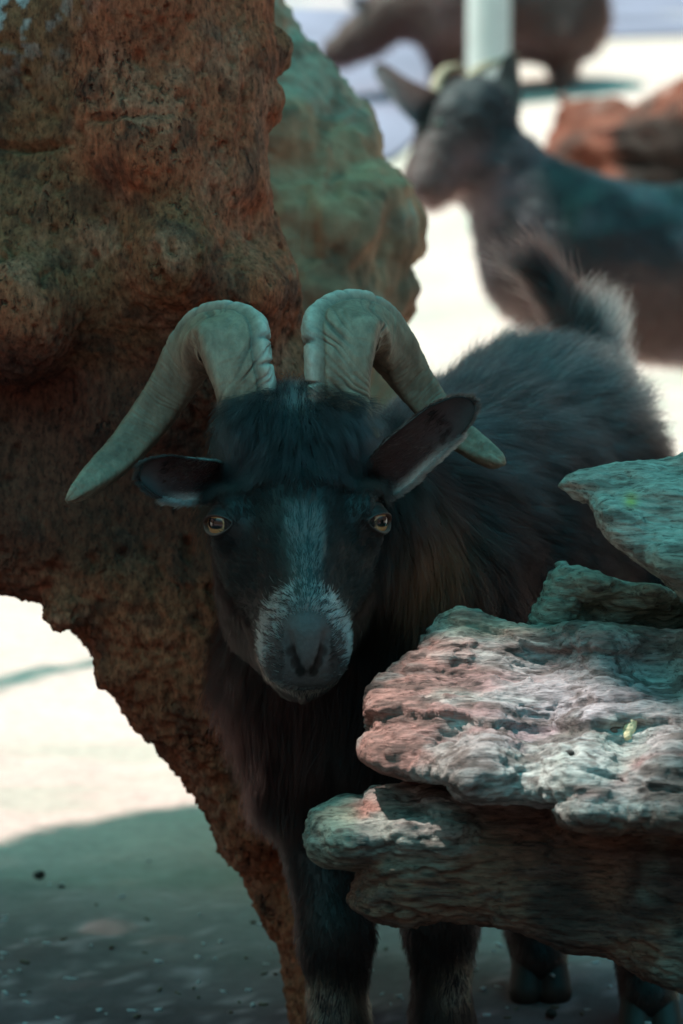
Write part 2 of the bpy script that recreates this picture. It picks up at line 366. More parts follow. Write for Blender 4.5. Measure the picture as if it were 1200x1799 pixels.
# ---------------------------------------------------------------- driftwood: thick carved slabs
def poly_sd(X, Y, poly):
    poly = np.array(poly, float); d = np.full(X.shape, 1e9); ins = np.zeros(X.shape, bool); n = len(poly)
    for k in range(n):
        a, b = poly[k], poly[(k+1) % n]; e = b-a
        t = np.clip(((X-a[0])*e[0]+(Y-a[1])*e[1])/max((e**2).sum(), 1e-12), 0, 1)
        d = np.minimum(d, (X-a[0]-t*e[0])**2+(Y-a[1]-t*e[1])**2)
        if a[1] != b[1]:
            c = ((a[1] > Y) != (b[1] > Y)) & (X < (b[0]-a[0])*(Y-a[1])/(b[1]-a[1])+a[0]); ins ^= c
    d = np.sqrt(d); return np.where(ins, -d, d)
class Wood:
    def __init__(s, cx, cy, Y0, lo, hi, h):          # lo, hi: photo corners (left, top), (right, bottom); depth range follows
        s.cx, s.cy = cx, cy; s.O = P(cx, cy, Y0); dirn = ray(cx, cy); s.D = (s.O-CAM)@FW
        s.S = FPX/s.D; s.W = nrm(dirn); s.U = nrm(RT-(RT@s.W)*s.W); s.V = np.cross(s.U, s.W)
        s.wr = (lo[2], hi[2])
        a = s.uv(lo[0], hi[1]); b = s.uv(hi[0], lo[1])
        s.F = Field((a[0]-0.02, a[1]-0.02, lo[2]), (b[0]+0.02, b[1]+0.02, hi[2]), h)
    def uv(s, px, py): return np.array([(px-s.cx)/s.S, (s.cy-py)/s.S])
    def lobe(s, outline, front, back, k=0.03, kb=0.05, join=0.02, sig=60, grow=0.0):
        X, Y = np.meshgrid(s.F.ax[0], s.F.ax[1], indexing='ij')
        d2 = poly_sd(X, Y, [s.uv(*p) for p in outline]) - grow
        fr = np.array(front, float); c = np.array([s.uv(a, b) for a, b in fr[:, :2]]); sg = sig/s.S
        w = 0; ws = 0
        for (cu, cv), val in zip(c, fr[:, 2]):
            r2 = (X-cu)**2+(Y-cv)**2; g = 1/(r2+sg*sg*0.25)**1.6; w = w+g*val; ws = ws+g
        w = w/ws; Z = s.F.ax[2][None, None]
        f = smax(np.repeat(d2[:, :, None], len(s.F.ax[2]), 2), (w[:, :, None]-Z), k)
        f = smax(f, (Z-back)+0*w[:, :, None], kb)
        s.F.f = smin(s.F.f, f.astype(np.float32), join)
    def build(s, levels=1, disp=None, it=1):
        V, Q = s.F.mesh(); V = smooth(V, Q, it)
        for _ in range(levels): V, Q = subdivide(V, Q)
        Nn = vnormals(V, Q)
        px = s.cx+V[:, 0]*s.S; py = s.cy-V[:, 1]*s.S
        if disp is not None: V = V + Nn*disp(V, Nn, px, py)[:, None]
        Wd = s.O+V[:, :1]*s.U+V[:, 1:2]*s.V+V[:, 2:]*s.W
        return V, Wd, Q, px, py
def mixc(c, k, m):
    return c*(1-m[:, None])+np.array(k)[None]*m[:, None]

# --- great leaning trunk
w = Wood(150, 900, 0.27, (-420, -420, -0.26), (760, 1960, 0.22), 0.0055)
out = [(500, -420), (474, 0), (466, 60), (478, 88), (474, 130), (462, 160), (458, 200), (452, 225), (456, 300), (470, 350), (496, 420), (528, 500), (545, 560), (600, 640), (600, 800),
       (590, 1100), (590, 1500), (640, 1960), (545, 1960), (524, 1799), (505, 1690), (462, 1612), (448, 1560), (402, 1505), (388, 1450), (332, 1370), (300, 1325), (250, 1270), (215, 1215),
       (188, 1185), (184, 1150), (150, 1110), (126, 1082), (98, 1086), (78, 1052), (20, 1036), (-60, 1020), (-160, 1040), (-230, 1150), (-250, 1960), (-420, 1960), (-420, -420)]
front = [(0, -100, -.08), (250, 0, -.15), (430, 0, -.10), (0, 250, -.09), (150, 380, -.12), (250, 300, -.16), (400, 300, -.12), (455, 420, -.08), (300, 480, -.17), (420, 520, -.14), (100, 500, -.12), (540, 600, -.03),
         (60, 700, -.05), (230, 700, -.08), (350, 650, -.10), (60, 900, -.06), (250, 900, -.05), (450, 800, -.03), (600, 900, 0), (250, 1080, -.06), (400, 1150, -.06), (560, 1200, 0.0), (450, 1400, -.03), (560, 1500, 0.02), (560, 1750, 0.0), (600, 1900, -.04), (-300, 900, -.05), (-300, 1700, -.05), (-300, 0, -.05)]
w.lobe(out, front, 0.17, k=0.07, kb=0.12)
for (a, b, dd, r) in [(478, 90, -.02, .012), (468, 195, -.05, .009), (112, 1076, -.04, .011), (196, 1176, -.02, .010), (40, 560, -.08, .05)]:
    u = w.uv(a, b); w.F.ell((u[0], u[1], dd), (r, r*1.2, r*1.5), k=0.02)
def disp_trunk(V, Nn, px, py):
    q = np.stack([V[:, 0], V[:, 1]*0.30, V[:, 2]], 1)
    q = q + 0.012*np.stack([pn(V*9, 5), pn(V*9, 6), pn(V*9, 7)], 1)
    d = 0.006*fbm(q*9, 2, 1) + 0.0030*ridged(q*42, 3, 2) + 0.0022*fbm(q*130, 3, 4)
    rough = sstep(-0.1, 0.35, fbm(V*8, 2, 8) + 0.5*gauss((px-330)**2+(py-380)**2, 260) + 0.6*sstep(800, 1050, py))
    c, _ = vor(np.stack([V[:, 0], V[:, 1]*0.6, V[:, 2]], 1)*52+0.4*np.stack([pn(V*60, 1), pn(V*60, 2), pn(V*60, 3)], 1), 3)
    d -= 0.006*rough*(1-sstep(0.12, 0.34, c)); c2, _ = vor(V*np.array([130, 75, 130])+.5*np.stack([pn(V*150, 1), pn(V*150, 2), pn(V*150, 3)], 1), 6); d -= 0.0032*rough*(1-sstep(0.1, 0.36, c2))
    d += (0.0045*ridged(V*70, 2, 15)+0.003*fbm(V*150, 2, 16))*sstep(950, 1100, py)
    d += 0.004*ridged(np.stack([V[:, 0]*60, V[:, 1]*9, V[:, 2]*60], 1), 2, 12)*sstep(240, 400, px)*sstep(420, 200, py); d -= 0.012*gauss((py-278-0.02*px+6*pn(V*30, 9))**2, 7)*sstep(160, 60, px)          # long crack on the left
    d -= 0.007*gauss((py-232-18*pn(V*14, 19))**2, 8)*sstep(130, 170, px)*sstep(330, 230, px)
    return d
V, Wd, Q, px, py = w.build(1, disp_trunk)
c = np.tile(np.array([0.45, 0.130, 0.062]), (len(V), 1))
c = mixc(c, (0.48, 0.11, 0.045), sstep(0.0, 0.5, fbm(V*9, 3, 31))*0.75)
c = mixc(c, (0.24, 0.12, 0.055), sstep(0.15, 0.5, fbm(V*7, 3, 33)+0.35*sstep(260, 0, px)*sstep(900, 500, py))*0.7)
c = mixc(c, (0.36, 0.11, 0.05), sstep(-.1, 0.5, fbm(V*11, 3, 36))*sstep(480, 640, py)*0.6)
c = mixc(c, (0.55, 0.22, 0.13), sstep(0.1, 0.5, fbm(V*18, 3, 38)+0.25*gauss((px-360)**2+(py-300)**2, 200))*0.6)
c = mixc(c, (0.13, 0.040, 0.024), sstep(540, 680, py+60*pn(V*12, 60))*sstep(460, 300, px+30*pn(V*14, 61))*sstep(1100, 930, py)*0.88)  # shade under the bulge painted as a dark red-brown area
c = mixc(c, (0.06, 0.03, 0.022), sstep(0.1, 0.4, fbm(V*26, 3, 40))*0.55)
c = mixc(c, (0.62, 0.60, 0.58), sstep(0.05, 0.2, fbm(V*60, 3, 43))*gauss((px-20)**2+(py-20)**2, 90)*1.0)  # pale lichen flecks painted in for dappled sun at the top left
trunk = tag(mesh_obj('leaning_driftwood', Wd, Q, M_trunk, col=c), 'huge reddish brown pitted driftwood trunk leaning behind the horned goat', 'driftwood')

# --- paler driftwood stump behind
w = Wood(560, 600, 0.85, (330, -160, -0.24), (800, 1700, 0.26), 0.008)
out = [(400, -160), (455, -60), (476, -10), (500, 22), (516, 60), (560, 100), (590, 150), (632, 200), (652, 238), (648, 285), (690, 322), (722, 372), (722, 425), (700, 465), (706, 515), (688, 570), (676, 640), (700, 800), (740, 1300), (790, 1700), (560, 1700), (540, 1100), (480, 760), (330, 600), (330, -160)]
front = [(480, 0, -.02), (520, 120, -.03), (600, 200, -.02), (500, 250, -.09), (600, 300, -.07), (480, 420, -.12), (600, 420, -.13), (680, 400, -.08), (560, 540, -.15), (660, 520, -.10), (600, 750, -.12), (560, 1300, -.14)]
w.lobe(out, front, 0.2, k=0.08, kb=0.12)
def disp_rock(V, Nn, px, py):
    q = np.stack([V[:, 0], V[:, 1]*0.5, V[:, 2]], 1)+0.03*np.stack([pn(V*7, 5), pn(V*7, 6), pn(V*7, 7)], 1)
    g = ridged(q*16, 3, 51); return 0.012*g + 0.007*ridged(np.stack([V[:, 0]*34, V[:, 1]*9, V[:, 2]*30], 1), 2, 52)*sstep(150, 350, py) + 0.008*fbm(V*12, 2, 53) + 0.004*fbm(V*60, 3, 55)
V, Wd, Q, px, py = w.build(1, disp_rock)
c = np.tile(np.array([0.42, 0.22, 0.13]), (len(V), 1))
g = fbm(V*np.array([9, 14, 9]), 3, 57)
c = mixc(c, (0.31, 0.27, 0.205), sstep(-0.1, 0.35, g+0.75*sstep(330, 60, py)-0.25)*0.75)
c = mixc(c, (0.26, 0.13, 0.08), sstep(0.1, 0.5, fbm(V*13, 3, 58)+0.2*sstep(200, 500, py))*0.7)
c = mixc(c, (0.13, 0.09, 0.06), sstep(0.2, 0.5, fbm(V*26, 3, 59))*0.6)
tag(mesh_obj('pale_driftwood', Wd, Q, M_rock, col=c), 'pale green and brown weathered driftwood stump rising behind the red trunk', 'driftwood')

# --- weathered ledge in front, right
w = Wood(900, 1250, -0.07, (530, 770, -0.24), (1560, 2080, 0.16), 0.0031)
fA = [(760, 1075, 0.02), (850, 1085, .01), (700, 1180, -.03), (800, 1170, -.03), (950, 1150, .0), (1150, 1160, -.01), (680, 1280, -.09), (800, 1280, -.10), (950, 1250, -.07), (1100, 1280, -.10), (1250, 1240, -.08), (850, 1350, -.175), (820, 1375, -.185), (1000, 1365, -.185), (1150, 1360, -.18), (1150, 1420, -.20), (1020, 1425, -.20), (1300, 1350, -.18), (690, 1335, -.13), (1500, 1300, -.12), (700, 1330, -.11)]
w.lobe([(652, 1325), (648, 1300), (658, 1275), (654, 1240), (664, 1205), (684, 1172), (728, 1142), (762, 1086), (800, 1067), (848, 1076), (892, 1096), (932, 1106), (1010, 1104), (1120, 1112), (1210, 1118), (1560, 1110), (1560, 1480), (1210, 1452), (1120, 1440), (1040, 1446), (985, 1432), (978, 1398), (900, 1392), (820, 1384), (790, 1352), (740, 1358), (690, 1340)],
       fA, 0.06, k=0.022, kb=0.05, join=0.004, sig=50)
w.lobe([(546, 1462), (556, 1428), (600, 1412), (648, 1412), (660, 1394), (720, 1384), (800, 1396), (870, 1380), (1210, 1400), (1560, 1380), (1560, 2080), (1330, 2080), (1300, 1850), (1210, 1736), (1140, 1708), (1060, 1664), (1000, 1662), (930, 1630), (870, 1612), (780, 1604), (716, 1618), (650, 1606), (622, 1578), (634, 1548), (650, 1515), (600, 1506), (556, 1496)],
       [(560, 1450, -.09), (620, 1420, -.075), (620, 1465, -.12), (720, 1400, -.06), (720, 1450, -.125), (800, 1405, -.09), (790, 1440, -.125), (860, 1430, -.09), (940, 1440, -.09), (1000, 1480, -.11), (1150, 1500, -.12), (700, 1500, -.105), (850, 1520, -.105), (650, 1570, -.095), (800, 1570, -.10), (1000, 1600, -.10), (1200, 1650, -.11), (1400, 1900, -.1), (1400, 1500, -.14)],
       0.07, k=0.035, kb=0.05, join=0.008, sig=50)
w.lobe([(925, 1120), (940, 1080), (956, 1036), (972, 996), (990, 981), (1020, 986), (1060, 1008), (1110, 1020), (1160, 1024), (1210, 1046), (1560, 1060), (1560, 1180), (930, 1180)],
       [(985, 995, .02), (1050, 1022, .0), (965, 1060, .02), (1150, 1040, -.01), (1050, 1075, .055), (1150, 1085, .07), (1200, 1110, .07), (1400, 1050, .02), (1000, 1150, .05)], 0.11, k=0.02, kb=0.04, join=0.012, sig=50)
w.lobe([(981, 858), (996, 842), (1040, 826), (1080, 818), (1130, 815), (1170, 800), (1210, 792), (1560, 760), (1560, 1200), (1300, 1120), (1204, 1052), (1160, 1020), (1112, 990), (1070, 955), (1050, 925), (1034, 892), (1010, 876)],
       [(1000, 856, -.035), (1080, 840, -.03), (1180, 810, -.02), (1080, 920, -.075), (1180, 1000, -.085), (1180, 900, -.06), (1400, 900, -.08)], -0.005, k=0.014, kb=0.02, join=0.006, sig=50)
def disp_ledge(V, Nn, px, py):
    top = 1-sstep(1010, 960, py-(px-1010)*0.33)*sstep(965, 990, px); q0 = V + 0.012*np.stack([pn(V*14, 5), pn(V*14, 6), pn(V*14, 7)], 1)
    q = np.stack([q0[:, 0]*0.10, q0[:, 1]+0.10*q0[:, 0], q0[:, 2]*0.8], 1); low = 1-0.55*sstep(1400, 1460, py)
    d = (0.0016*ridged(q*70, 3, 71) + 0.0022*fbm(q*190, 3, 73))*(0.45+0.55*top)
    hgt = (q0[:, 1]+0.13*q0[:, 0]+0.35*q0[:, 2])*46+1.0*fbm(np.stack([q0[:, 0]*5, q0[:, 1]*12, q0[:, 2]*10], 1), 3, 72)+0.18*fbm(V*70, 2, 70); fl_ = np.floor(hgt); fr_ = hgt-fl_
    hs = lambda k: (np.sin(k*12.9898+4.1)*43758.5453) % 1.0
    step_ = hs(fl_)*(1-sstep(0.86, 1.0, fr_))+hs(fl_+1)*sstep(0.86, 1.0, fr_)
    d += 0.0095*(0.3+0.7*top)*low*(step_-0.5)-0.0022*gauss((fr_-0.93)**2, 0.07)*(0.3+0.7*top)
    ch = np.stack([q0[:, 0]*0.5, q0[:, 1], q0[:, 2]], 1)
    crk = sstep(0.0, 0.4, fbm(V*11, 2, 75)+0.4*gauss((px-820)**2+(py-1180)**2, 130)+0.3*gauss((px-720)**2+(py-1260)**2, 80)-0.35*gauss((px-1050)**2+(py-1290)**2, 120))
    dv, hid = vor(ch*95+0.3*np.stack([pn(V*90, 1), pn(V*90, 2), pn(V*90, 3)], 1), 11)
    d += top*crk*low*(0.0026*(hid-0.5)-0.0010*sstep(0.5, 0.7, dv)); d += 0.002*fbm(V*20, 2, 77) + 0.0014*fbm(V*np.array([120, 220, 200]), 2, 78)
    sm = (0.0006*np.sin(q[:, 1]*420+3*pn(V*20, 3)))*top*(1-crk)
    return d+sm-0.006*gauss((px-998)**2+(py-1322)**2, 8)
V, Wd, Q, px, py = w.build(1, disp_ledge)
c = np.tile(np.array([0.30, 0.245, 0.215]), (len(V), 1)); qs = V*np.array([12, 40, 20])
c = mixc(c, (0.30, 0.115, 0.085), sstep(-0.15, 0.3, fbm(qs, 3, 81)+0.5*gauss((px-760)**2+(py-1180)**2, 140)+0.6*gauss((px-690)**2+(py-1290)**2, 80)-0.25)*0.8)
c = mixc(c, (0.40, 0.33, 0.36), gauss((px-1000)**2+((py-1260)*1.6)**2, 190)*0.6)
c = mixc(c, (0.46, 0.45, 0.41), sstep(-0.1, 0.4, fbm(qs*0.8, 3, 83)+0.45*gauss(((px-1000)*0.35)**2+(py-1350)**2, 50)-0.2)*0.85)
c = mixc(c, (0.15, 0.065, 0.036), np.maximum(sstep(1400, 1435, py+8*pn(V*30, 4))*sstep(760, 860, px), sstep(1465, 1500, py))*0.9)  # lower front browner, its shade partly put into the colour
c = mixc(c, (0.035, 0.024, 0.020), sstep(-0.1, 0.3, fbm(V*10, 3, 85)+0.45*sstep(850, 1000, px)-0.2)*sstep(1440, 1490, py)*0.9)  # black stain, with shading on the lower front painted in
alg_shade = np.maximum(sstep(1130, 1090, py+14*pn(V*25, 14)), gauss((px-600)**2+(py-1440)**2, 60)*sstep(650, 620, px+8*pn(V*50, 2)))  # algae green laid where teal shade falls, so the shade is in the colour
c = mixc(c, (0.21, 0.27, 0.20), alg_shade*0.75); c = mixc(c, (0.24, 0.27, 0.22), sstep(0.15, 0.45, fbm(V*15, 3, 87))*0.35)
sl = sstep(1010, 960, py)*sstep(970, 1000, px)
c = mixc(c, (0.40, 0.40, 0.34), sl*0.85); c = mixc(c, (0.45, 0.40, 0.10), gauss((px-1105)**2+(py-888)**2, 11)*0.9)
c = mixc(c, (0.09, 0.055, 0.045), sstep(0.05, 0.3, fbm(V*np.array([14, 75, 60]), 3, 89))*0.7)
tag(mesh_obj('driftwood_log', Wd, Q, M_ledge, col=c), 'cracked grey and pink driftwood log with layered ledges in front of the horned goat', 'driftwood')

# --- red driftwood far right
w = Wood(1120, 240, 4.3, (930, 100, -0.3), (1700, 420, 0.3), 0.016)
w.lobe([(972, 168), (990, 158), (1010, 176), (1060, 186), (1110, 200), (1150, 196), (1180, 170), (1250, 140), (1700, 110), (1700, 400), (1000, 380), (960, 320), (965, 285), (985, 240), (990, 205)],
       [(1000, 180, .05), (1000, 260, -.06), (1100, 240, -.10), (1200, 260, -.12), (1100, 310, -.14), (1400, 250, -.1)], 0.2, k=0.08, kb=0.1)
V, Wd, Q, px, py = w.build(0, lambda V, Nn, px, py: 0.055*ridged(V*np.array([3.5, 11, 9]), 3, 91)-.02+0.01*fbm(V*25, 2, 92))
c = np.tile(np.array([0.15, 0.042, 0.025]), (len(V), 1)); c = mixc(c, (0.014, 0.009, 0.007), sstep(-.2, .2, 0.25*sstep(200, 260, py)+ fbm(V*7, 3, 95)+1.0*sstep(1060, 1160, px)*sstep(215, 250, py)-0.3)*0.9)  # near-black mottling, heavier low and right as a painted dark hollow
c = mixc(c, (0.34, 0.20, 0.17), sstep(0.1, 0.4, fbm(V*10, 2, 96))*sstep(260, 200, py)*0.8)  # paler flakes near the top, painted highlights
tag(mesh_obj('driftwood_root', Wd, Q, M_rock, col=c), 'blurred red brown driftwood root lying behind the far goat', 'driftwood')
print('wood done')

# ---------------------------------------------------------------- goats
def loft(cen, A, B, ra, rb, nseg=40, shape=None, cap=True):
    n = len(cen); th = np.linspace(0, 2*np.pi, nseg, endpoint=False)
    r = np.ones((n, nseg)) if shape is None else shape(np.linspace(0, 1, n)[:, None], th[None])
    V = cen[:, None]+A[:, None]*(ra[:, None]*np.cos(th)[None]*r)[..., None]+B[:, None]*(rb[:, None]*np.sin(th)[None]*r)[..., None]
    V = V.reshape(-1, 3); i = np.arange(n*nseg).reshape(n, nseg)
    Q = np.stack([i[:-1], np.roll(i[:-1], -1, 1), np.roll(i[1:], -1, 1), i[1:]], -1).reshape(-1, 4)
    if cap:
        V = np.concatenate([V, cen[:1], cen[-1:]]); a, b = len(V)-2, len(V)-1
        f0 = [(i[0, (k+1) % nseg], i[0, k], i[0, k-1], a) for k in range(0, nseg, 2)]; f1 = [(i[-1, k-1], i[-1, k], i[-1, (k+1) % nseg], b) for k in range(0, nseg, 2)]
        Q = np.concatenate([Q, f0, f1])
    return V, Q
def spline(K, n):
    K = np.array(K, float); m = len(K); t = np.linspace(0, m-1, n); i = np.clip(t.astype(int), 0, m-2); f = (t-i)[:, None]
    g = lambda j: K[np.clip(j, 0, m-1)]
    p0, p1, p2, p3 = g(i-1), g(i), g(i+1), g(i+2)
    return 0.5*((2*p1)+(-p0+p2)*f+(2*p0-5*p1+4*p2-p3)*f*f+(-p0+3*p1-3*p2+p3)*f**3)

def make_horn(parent, st, seed, sgn):
    # stations: px, py, Y, half width (px), half thickness (m), angle of the broad axis in degrees
    S = spline([(*P(a, b, y), hw/(FPX/((P(a, b, y)-CAM)@FW)), th, an) for a, b, y, hw, th, an in st], 640)
    cen = S[:, :3]; T = nrm(np.gradient(cen, axis=0)); an = np.radians(S[:, 5])
    A = np.cos(an)[:, None]*RT+np.sin(an)[:, None]*UP; A = nrm(A-(A*T).sum(1, keepdims=True)*T*0.9); B = nrm(np.cross(T, A))
    if (B[0]@FW) > 0: B = -B                                        # +B faces the camera at the base
    rng = np.random.default_rng(seed)
    def shape(t, th):                                               # a broad flattened section with a keel on the inner edge
        sq = 1/(np.abs(np.cos(th))**5+np.abs(np.sin(th))**5)**(1/5)
        return sq
    V, Q = loft(cen, A, B, np.maximum(S[:, 3], 0.0015), np.maximum(S[:, 4], 0.0015), 128, shape)
    n = 640; th = np.linspace(0, 2*np.pi, 128, endpoint=False); t = np.linspace(0, 1, n)[:, None]; TH = np.tile(th, (n, 1)); TT = np.tile(t, (1, 128))
    L = np.concatenate([[0], np.cumsum(np.linalg.norm(np.diff(cen, axis=0), axis=1))])[:, None]+0*TH
    ctr = np.concatenate([np.repeat(cen[:, None], 128, 1).reshape(-1, 3), cen[:1], cen[-1:]]); out = nrm(V-ctr)
    inner = np.arccos(np.clip(-np.cos(TH), -1, 1)); front = np.sin(TH)
    keel = sstep(0.50, 0.30, np.abs(TH-2.62)); groove = gauss((TH-2.12)**2, 0.07)+gauss((TH-3.2)**2, 0.10)
    Lj = L+0.004*np.sin(L*90+seed); kn = sum(gauss((Lj-x)**2, 0.0016) for x in np.cumsum([0.012]+list(rng.uniform(0.016, 0.026, 9))))
    pr = np.stack([L.ravel()*1.0, (TH*0.016).ravel(), 0*L.ravel()+seed], 1)
    diag = pr[:, 0]*1.0-sgn*0+pr[:, 1]*1.3*(-1)
    dq = np.stack([diag*120, pr[:, 1]*22, pr[:, 2]], 1)+0.35*np.stack([pn(pr*60, 3), pn(pr*60, 4), 0*diag], 1)
    rid = ridged(dq*np.array([1, 0.5, 1]), 2, seed); cracks = sstep(0.68, 0.86, rid)*(sstep(-0.25, 0.25, pn(pr*28, seed+3)))
    fade = (1-sstep(0.33, 0.46, TT)).ravel()
    h = fade*(-0.0019*cracks+0.0006*pn(dq*1.7, seed+9))+0.0008*fbm(pr*70, 3, seed+5)+0.00055*ridged(np.stack([pr[:, 0]*230+2.5*pn(pr*30, 8), pr[:, 1]*30, pr[:, 2]], 1), 2, seed+20)*(1-.6*fade)
    kw = (1-sstep(0.36, 0.52, TT)); h = h.reshape(n, 128)+keel*kw*(0.0038-0.0030*kn)-0.0028*groove*kw; h = h.ravel()
    m = n*128; V[:m] += out[:m]*h[:, None]
    c = np.tile(np.array([0.25, 0.17, 0.115]), (m, 1)); c = mixc(c, (0.36, 0.27, 0.19), sstep(-.2, .4, fbm(pr*np.array([25, 120, 1]), 3, seed+6))*0.5)
    c = mixc(c, (0.035, 0.028, 0.022), cracks*fade*0.9); c = mixc(c, (0.56, 0.50, 0.42), (keel*kw).ravel()*0.75); c = mixc(c, (0.10, 0.08, 0.07), (keel*kw*kn*0.7+groove*kw*0.45).ravel().clip(0, 1))
    c = mixc(c, (0.12, 0.08, 0.055), sstep(0.05, 0.45, fbm(pr*np.array([40, 90, 1]), 3, seed+14))*0.55)
    c = mixc(c, (0.17, 0.11, 0.075), (sstep(0.42, 0.55, TT)*(1-sstep(0.75, 0.9, TT))).ravel()*0.6)  # part past the bend browner, the trunk's shade put into its colour
    c = np.concatenate([c, c[:1], c[-1:]])
    return mesh_obj('horn', V, Q, M_horn, parent, c)

def make_ear(parent, name, axis_pts, side, face, wid, cup, colin, colout, thick=0.0022, mat=None, n=60, m=33, roll=0.0):
    # a cupped leaf: axis from root to tip, side = breadth, face = where the hollow looks
    ax = spline(axis_pts, n); s = np.linspace(0, 1, n); T = nrm(np.gradient(ax, axis=0))
    side = np.array([nrm(spline(side, n))]) if False else nrm(spline(side, n)); side = nrm(side-(side*T).sum(1, keepdims=True)*T)
    fc = nrm(spline(face, n)); fc = nrm(fc-(fc*T).sum(1, keepdims=True)*T-(fc*side).sum(1, keepdims=True)*side)
    w_ = np.interp(s, wid[0], wid[1]); w_ = w_*np.sqrt(np.clip(1-((s-0.86)/0.14).clip(0, 1)**2, 0.0, 1)); cp = np.interp(s, cup[0], cup[1])
    u = np.linspace(-1, 1, m); ph = u[None]*cp[:, None]
    safe = np.maximum(cp, 0.2)[:, None]
    X = np.sin(ph)/np.sin(np.minimum(safe, 1.57))*w_[:, None]; Z = (1-np.cos(ph))/safe*w_[:, None]
    inn = ax[:, None]+side[:, None]*X[..., None]+fc[:, None]*Z[..., None]
    # outward offset for the thickness
    nn = -(fc[:, None]*np.cos(ph)[..., None])+side[:, None]*np.sin(ph)[..., None]
    wob = 0.0008*np.sin(ph*6)*1
    outr = inn+nn*(thick*(1.15-0.7*np.abs(u)**4)[None, :, None])+nn*wob[..., None]
    V = np.concatenate([inn.reshape(-1, 3), outr.reshape(-1, 3)]); i = np.arange(n*m).reshape(n, m); j = i+n*m
    q = lambda a: np.stack([a[:-1, :-1], a[1:, :-1], a[1:, 1:], a[:-1, 1:]], -1).reshape(-1, 4)
    Q = [q(i), q(j)[:, ::-1]]
    for e, fl in (((i[:, 0], j[:, 0]), 0), ((i[:, -1], j[:, -1]), 1), ((i[0], j[0]), 1), ((i[-1], j[-1]), 0)):
        a, b = e; z_ = np.stack([a[:-1], a[1:], b[1:], b[:-1]], 1); Q.append(z_[:, ::-1] if fl else z_)
    Q = np.concatenate(Q)
    ci = colin(np.repeat(s, m), np.tile(u, n)); co = colout(np.repeat(s, m), np.tile(u, n))
    col = np.concatenate([ci, co])
    o = mesh_obj(name, V, Q, mat or M_skin, parent, col); return o, inn, outr, nn, T, (s, u)

def eyeball(parent, cen, gaze, r, amber=True, name='eye'):
    g = nrm(np.array(gaze, float)); hz = nrm(np.cross(np.array([0, 0, 1.0]), g)); vt = np.cross(g, hz)
    nu, nv = 96, 90; a = np.linspace(0, 2*np.pi, nu, endpoint=False); e = np.linspace(0.001, np.pi-0.001, nv); dk = 1.0 if amber else 0.08
    rr, zz = np.sin(e), np.cos(e); zz = zz+0.10*gauss(e**2, 0.45)
    V = np.array(cen)+r*(rr[:, None, None]*(np.cos(a)[None, :, None]*hz+np.sin(a)[None, :, None]*vt)+zz[:, None, None]*g)
    x = (rr[:, None]*np.cos(a)).ravel(); y = (rr[:, None]*np.sin(a)).ravel(); ang = np.repeat(e, nu)
    i = np.arange(nu*nv).reshape(nv, nu); Q = np.stack([i[:-1], i[1:], np.roll(i[1:], -1, 1), np.roll(i[:-1], -1, 1)], -1).reshape(-1, 4)
    fib = pn(np.stack([np.arctan2(y, x)*9, np.sqrt(x*x+y*y)*4, 0*x], 1), 4)
    c = np.tile(np.array([0.46, 0.22, 0.085]), (len(x), 1))*(1+0.35*fib)[:, None]
    c = mixc(c, (0.58, 0.38, 0.22), sstep(0.35, 0.6, np.sqrt(x*x+y*y))*0.6)
    pup = np.maximum(np.abs(x)/0.46, np.abs(y)/0.19)**4 if False else (np.abs(x)/0.46)**3+(np.abs(y)/0.24)**3
    c = mixc(c, (0.003, 0.003, 0.004), 1-sstep(0.8, 1.2, pup)); c = mixc(c, (0.02, 0.012, 0.01), sstep(0.74, 0.80, ang)); c = mixc(c, (0.30, 0.2, 0.17), sstep(1.02, 1.15, ang)*0.8)*dk
    return mesh_obj(name, V.reshape(-1, 3), Q, M_eye, parent, c)
M_eye = col_mat('eye_wet', rough=0.06, spec=0.8, var=0.05, vfreq=400, bump=0.0, bdist=0.0001, bfreq=100)

M_nose = col_mat('nose_skin', rough=0.48, spec=0.4, var=0.25, vfreq=330, bump=0.6, bdist=0.0008, bfreq=600)
# ======================= the horned goat =======================
goat = thing('goat', (0.08, 0.25, 0.0), 'black goat with large curved horns and grey blaze facing the camera between driftwood', 'goat')
HO = P(523, 905, 0.0)
a_ = nrm(-UP*0.74+RT*0.065-FW*0.67); b_ = RT*0.985+UP*0.066+FW*0.13; b_ = nrm(b_-(b_@a_)*a_); c_ = np.cross(b_, a_)
if c_@FW > 0: c_ = -c_
HM = np.array([a_, b_, c_])
def H(a, b, c): return HO+a*a_+b*b_+c*c_
FS = 0.79                                # how far the muzzle reaches
def hl(V): return unsquash((V-HO)@HM.T)

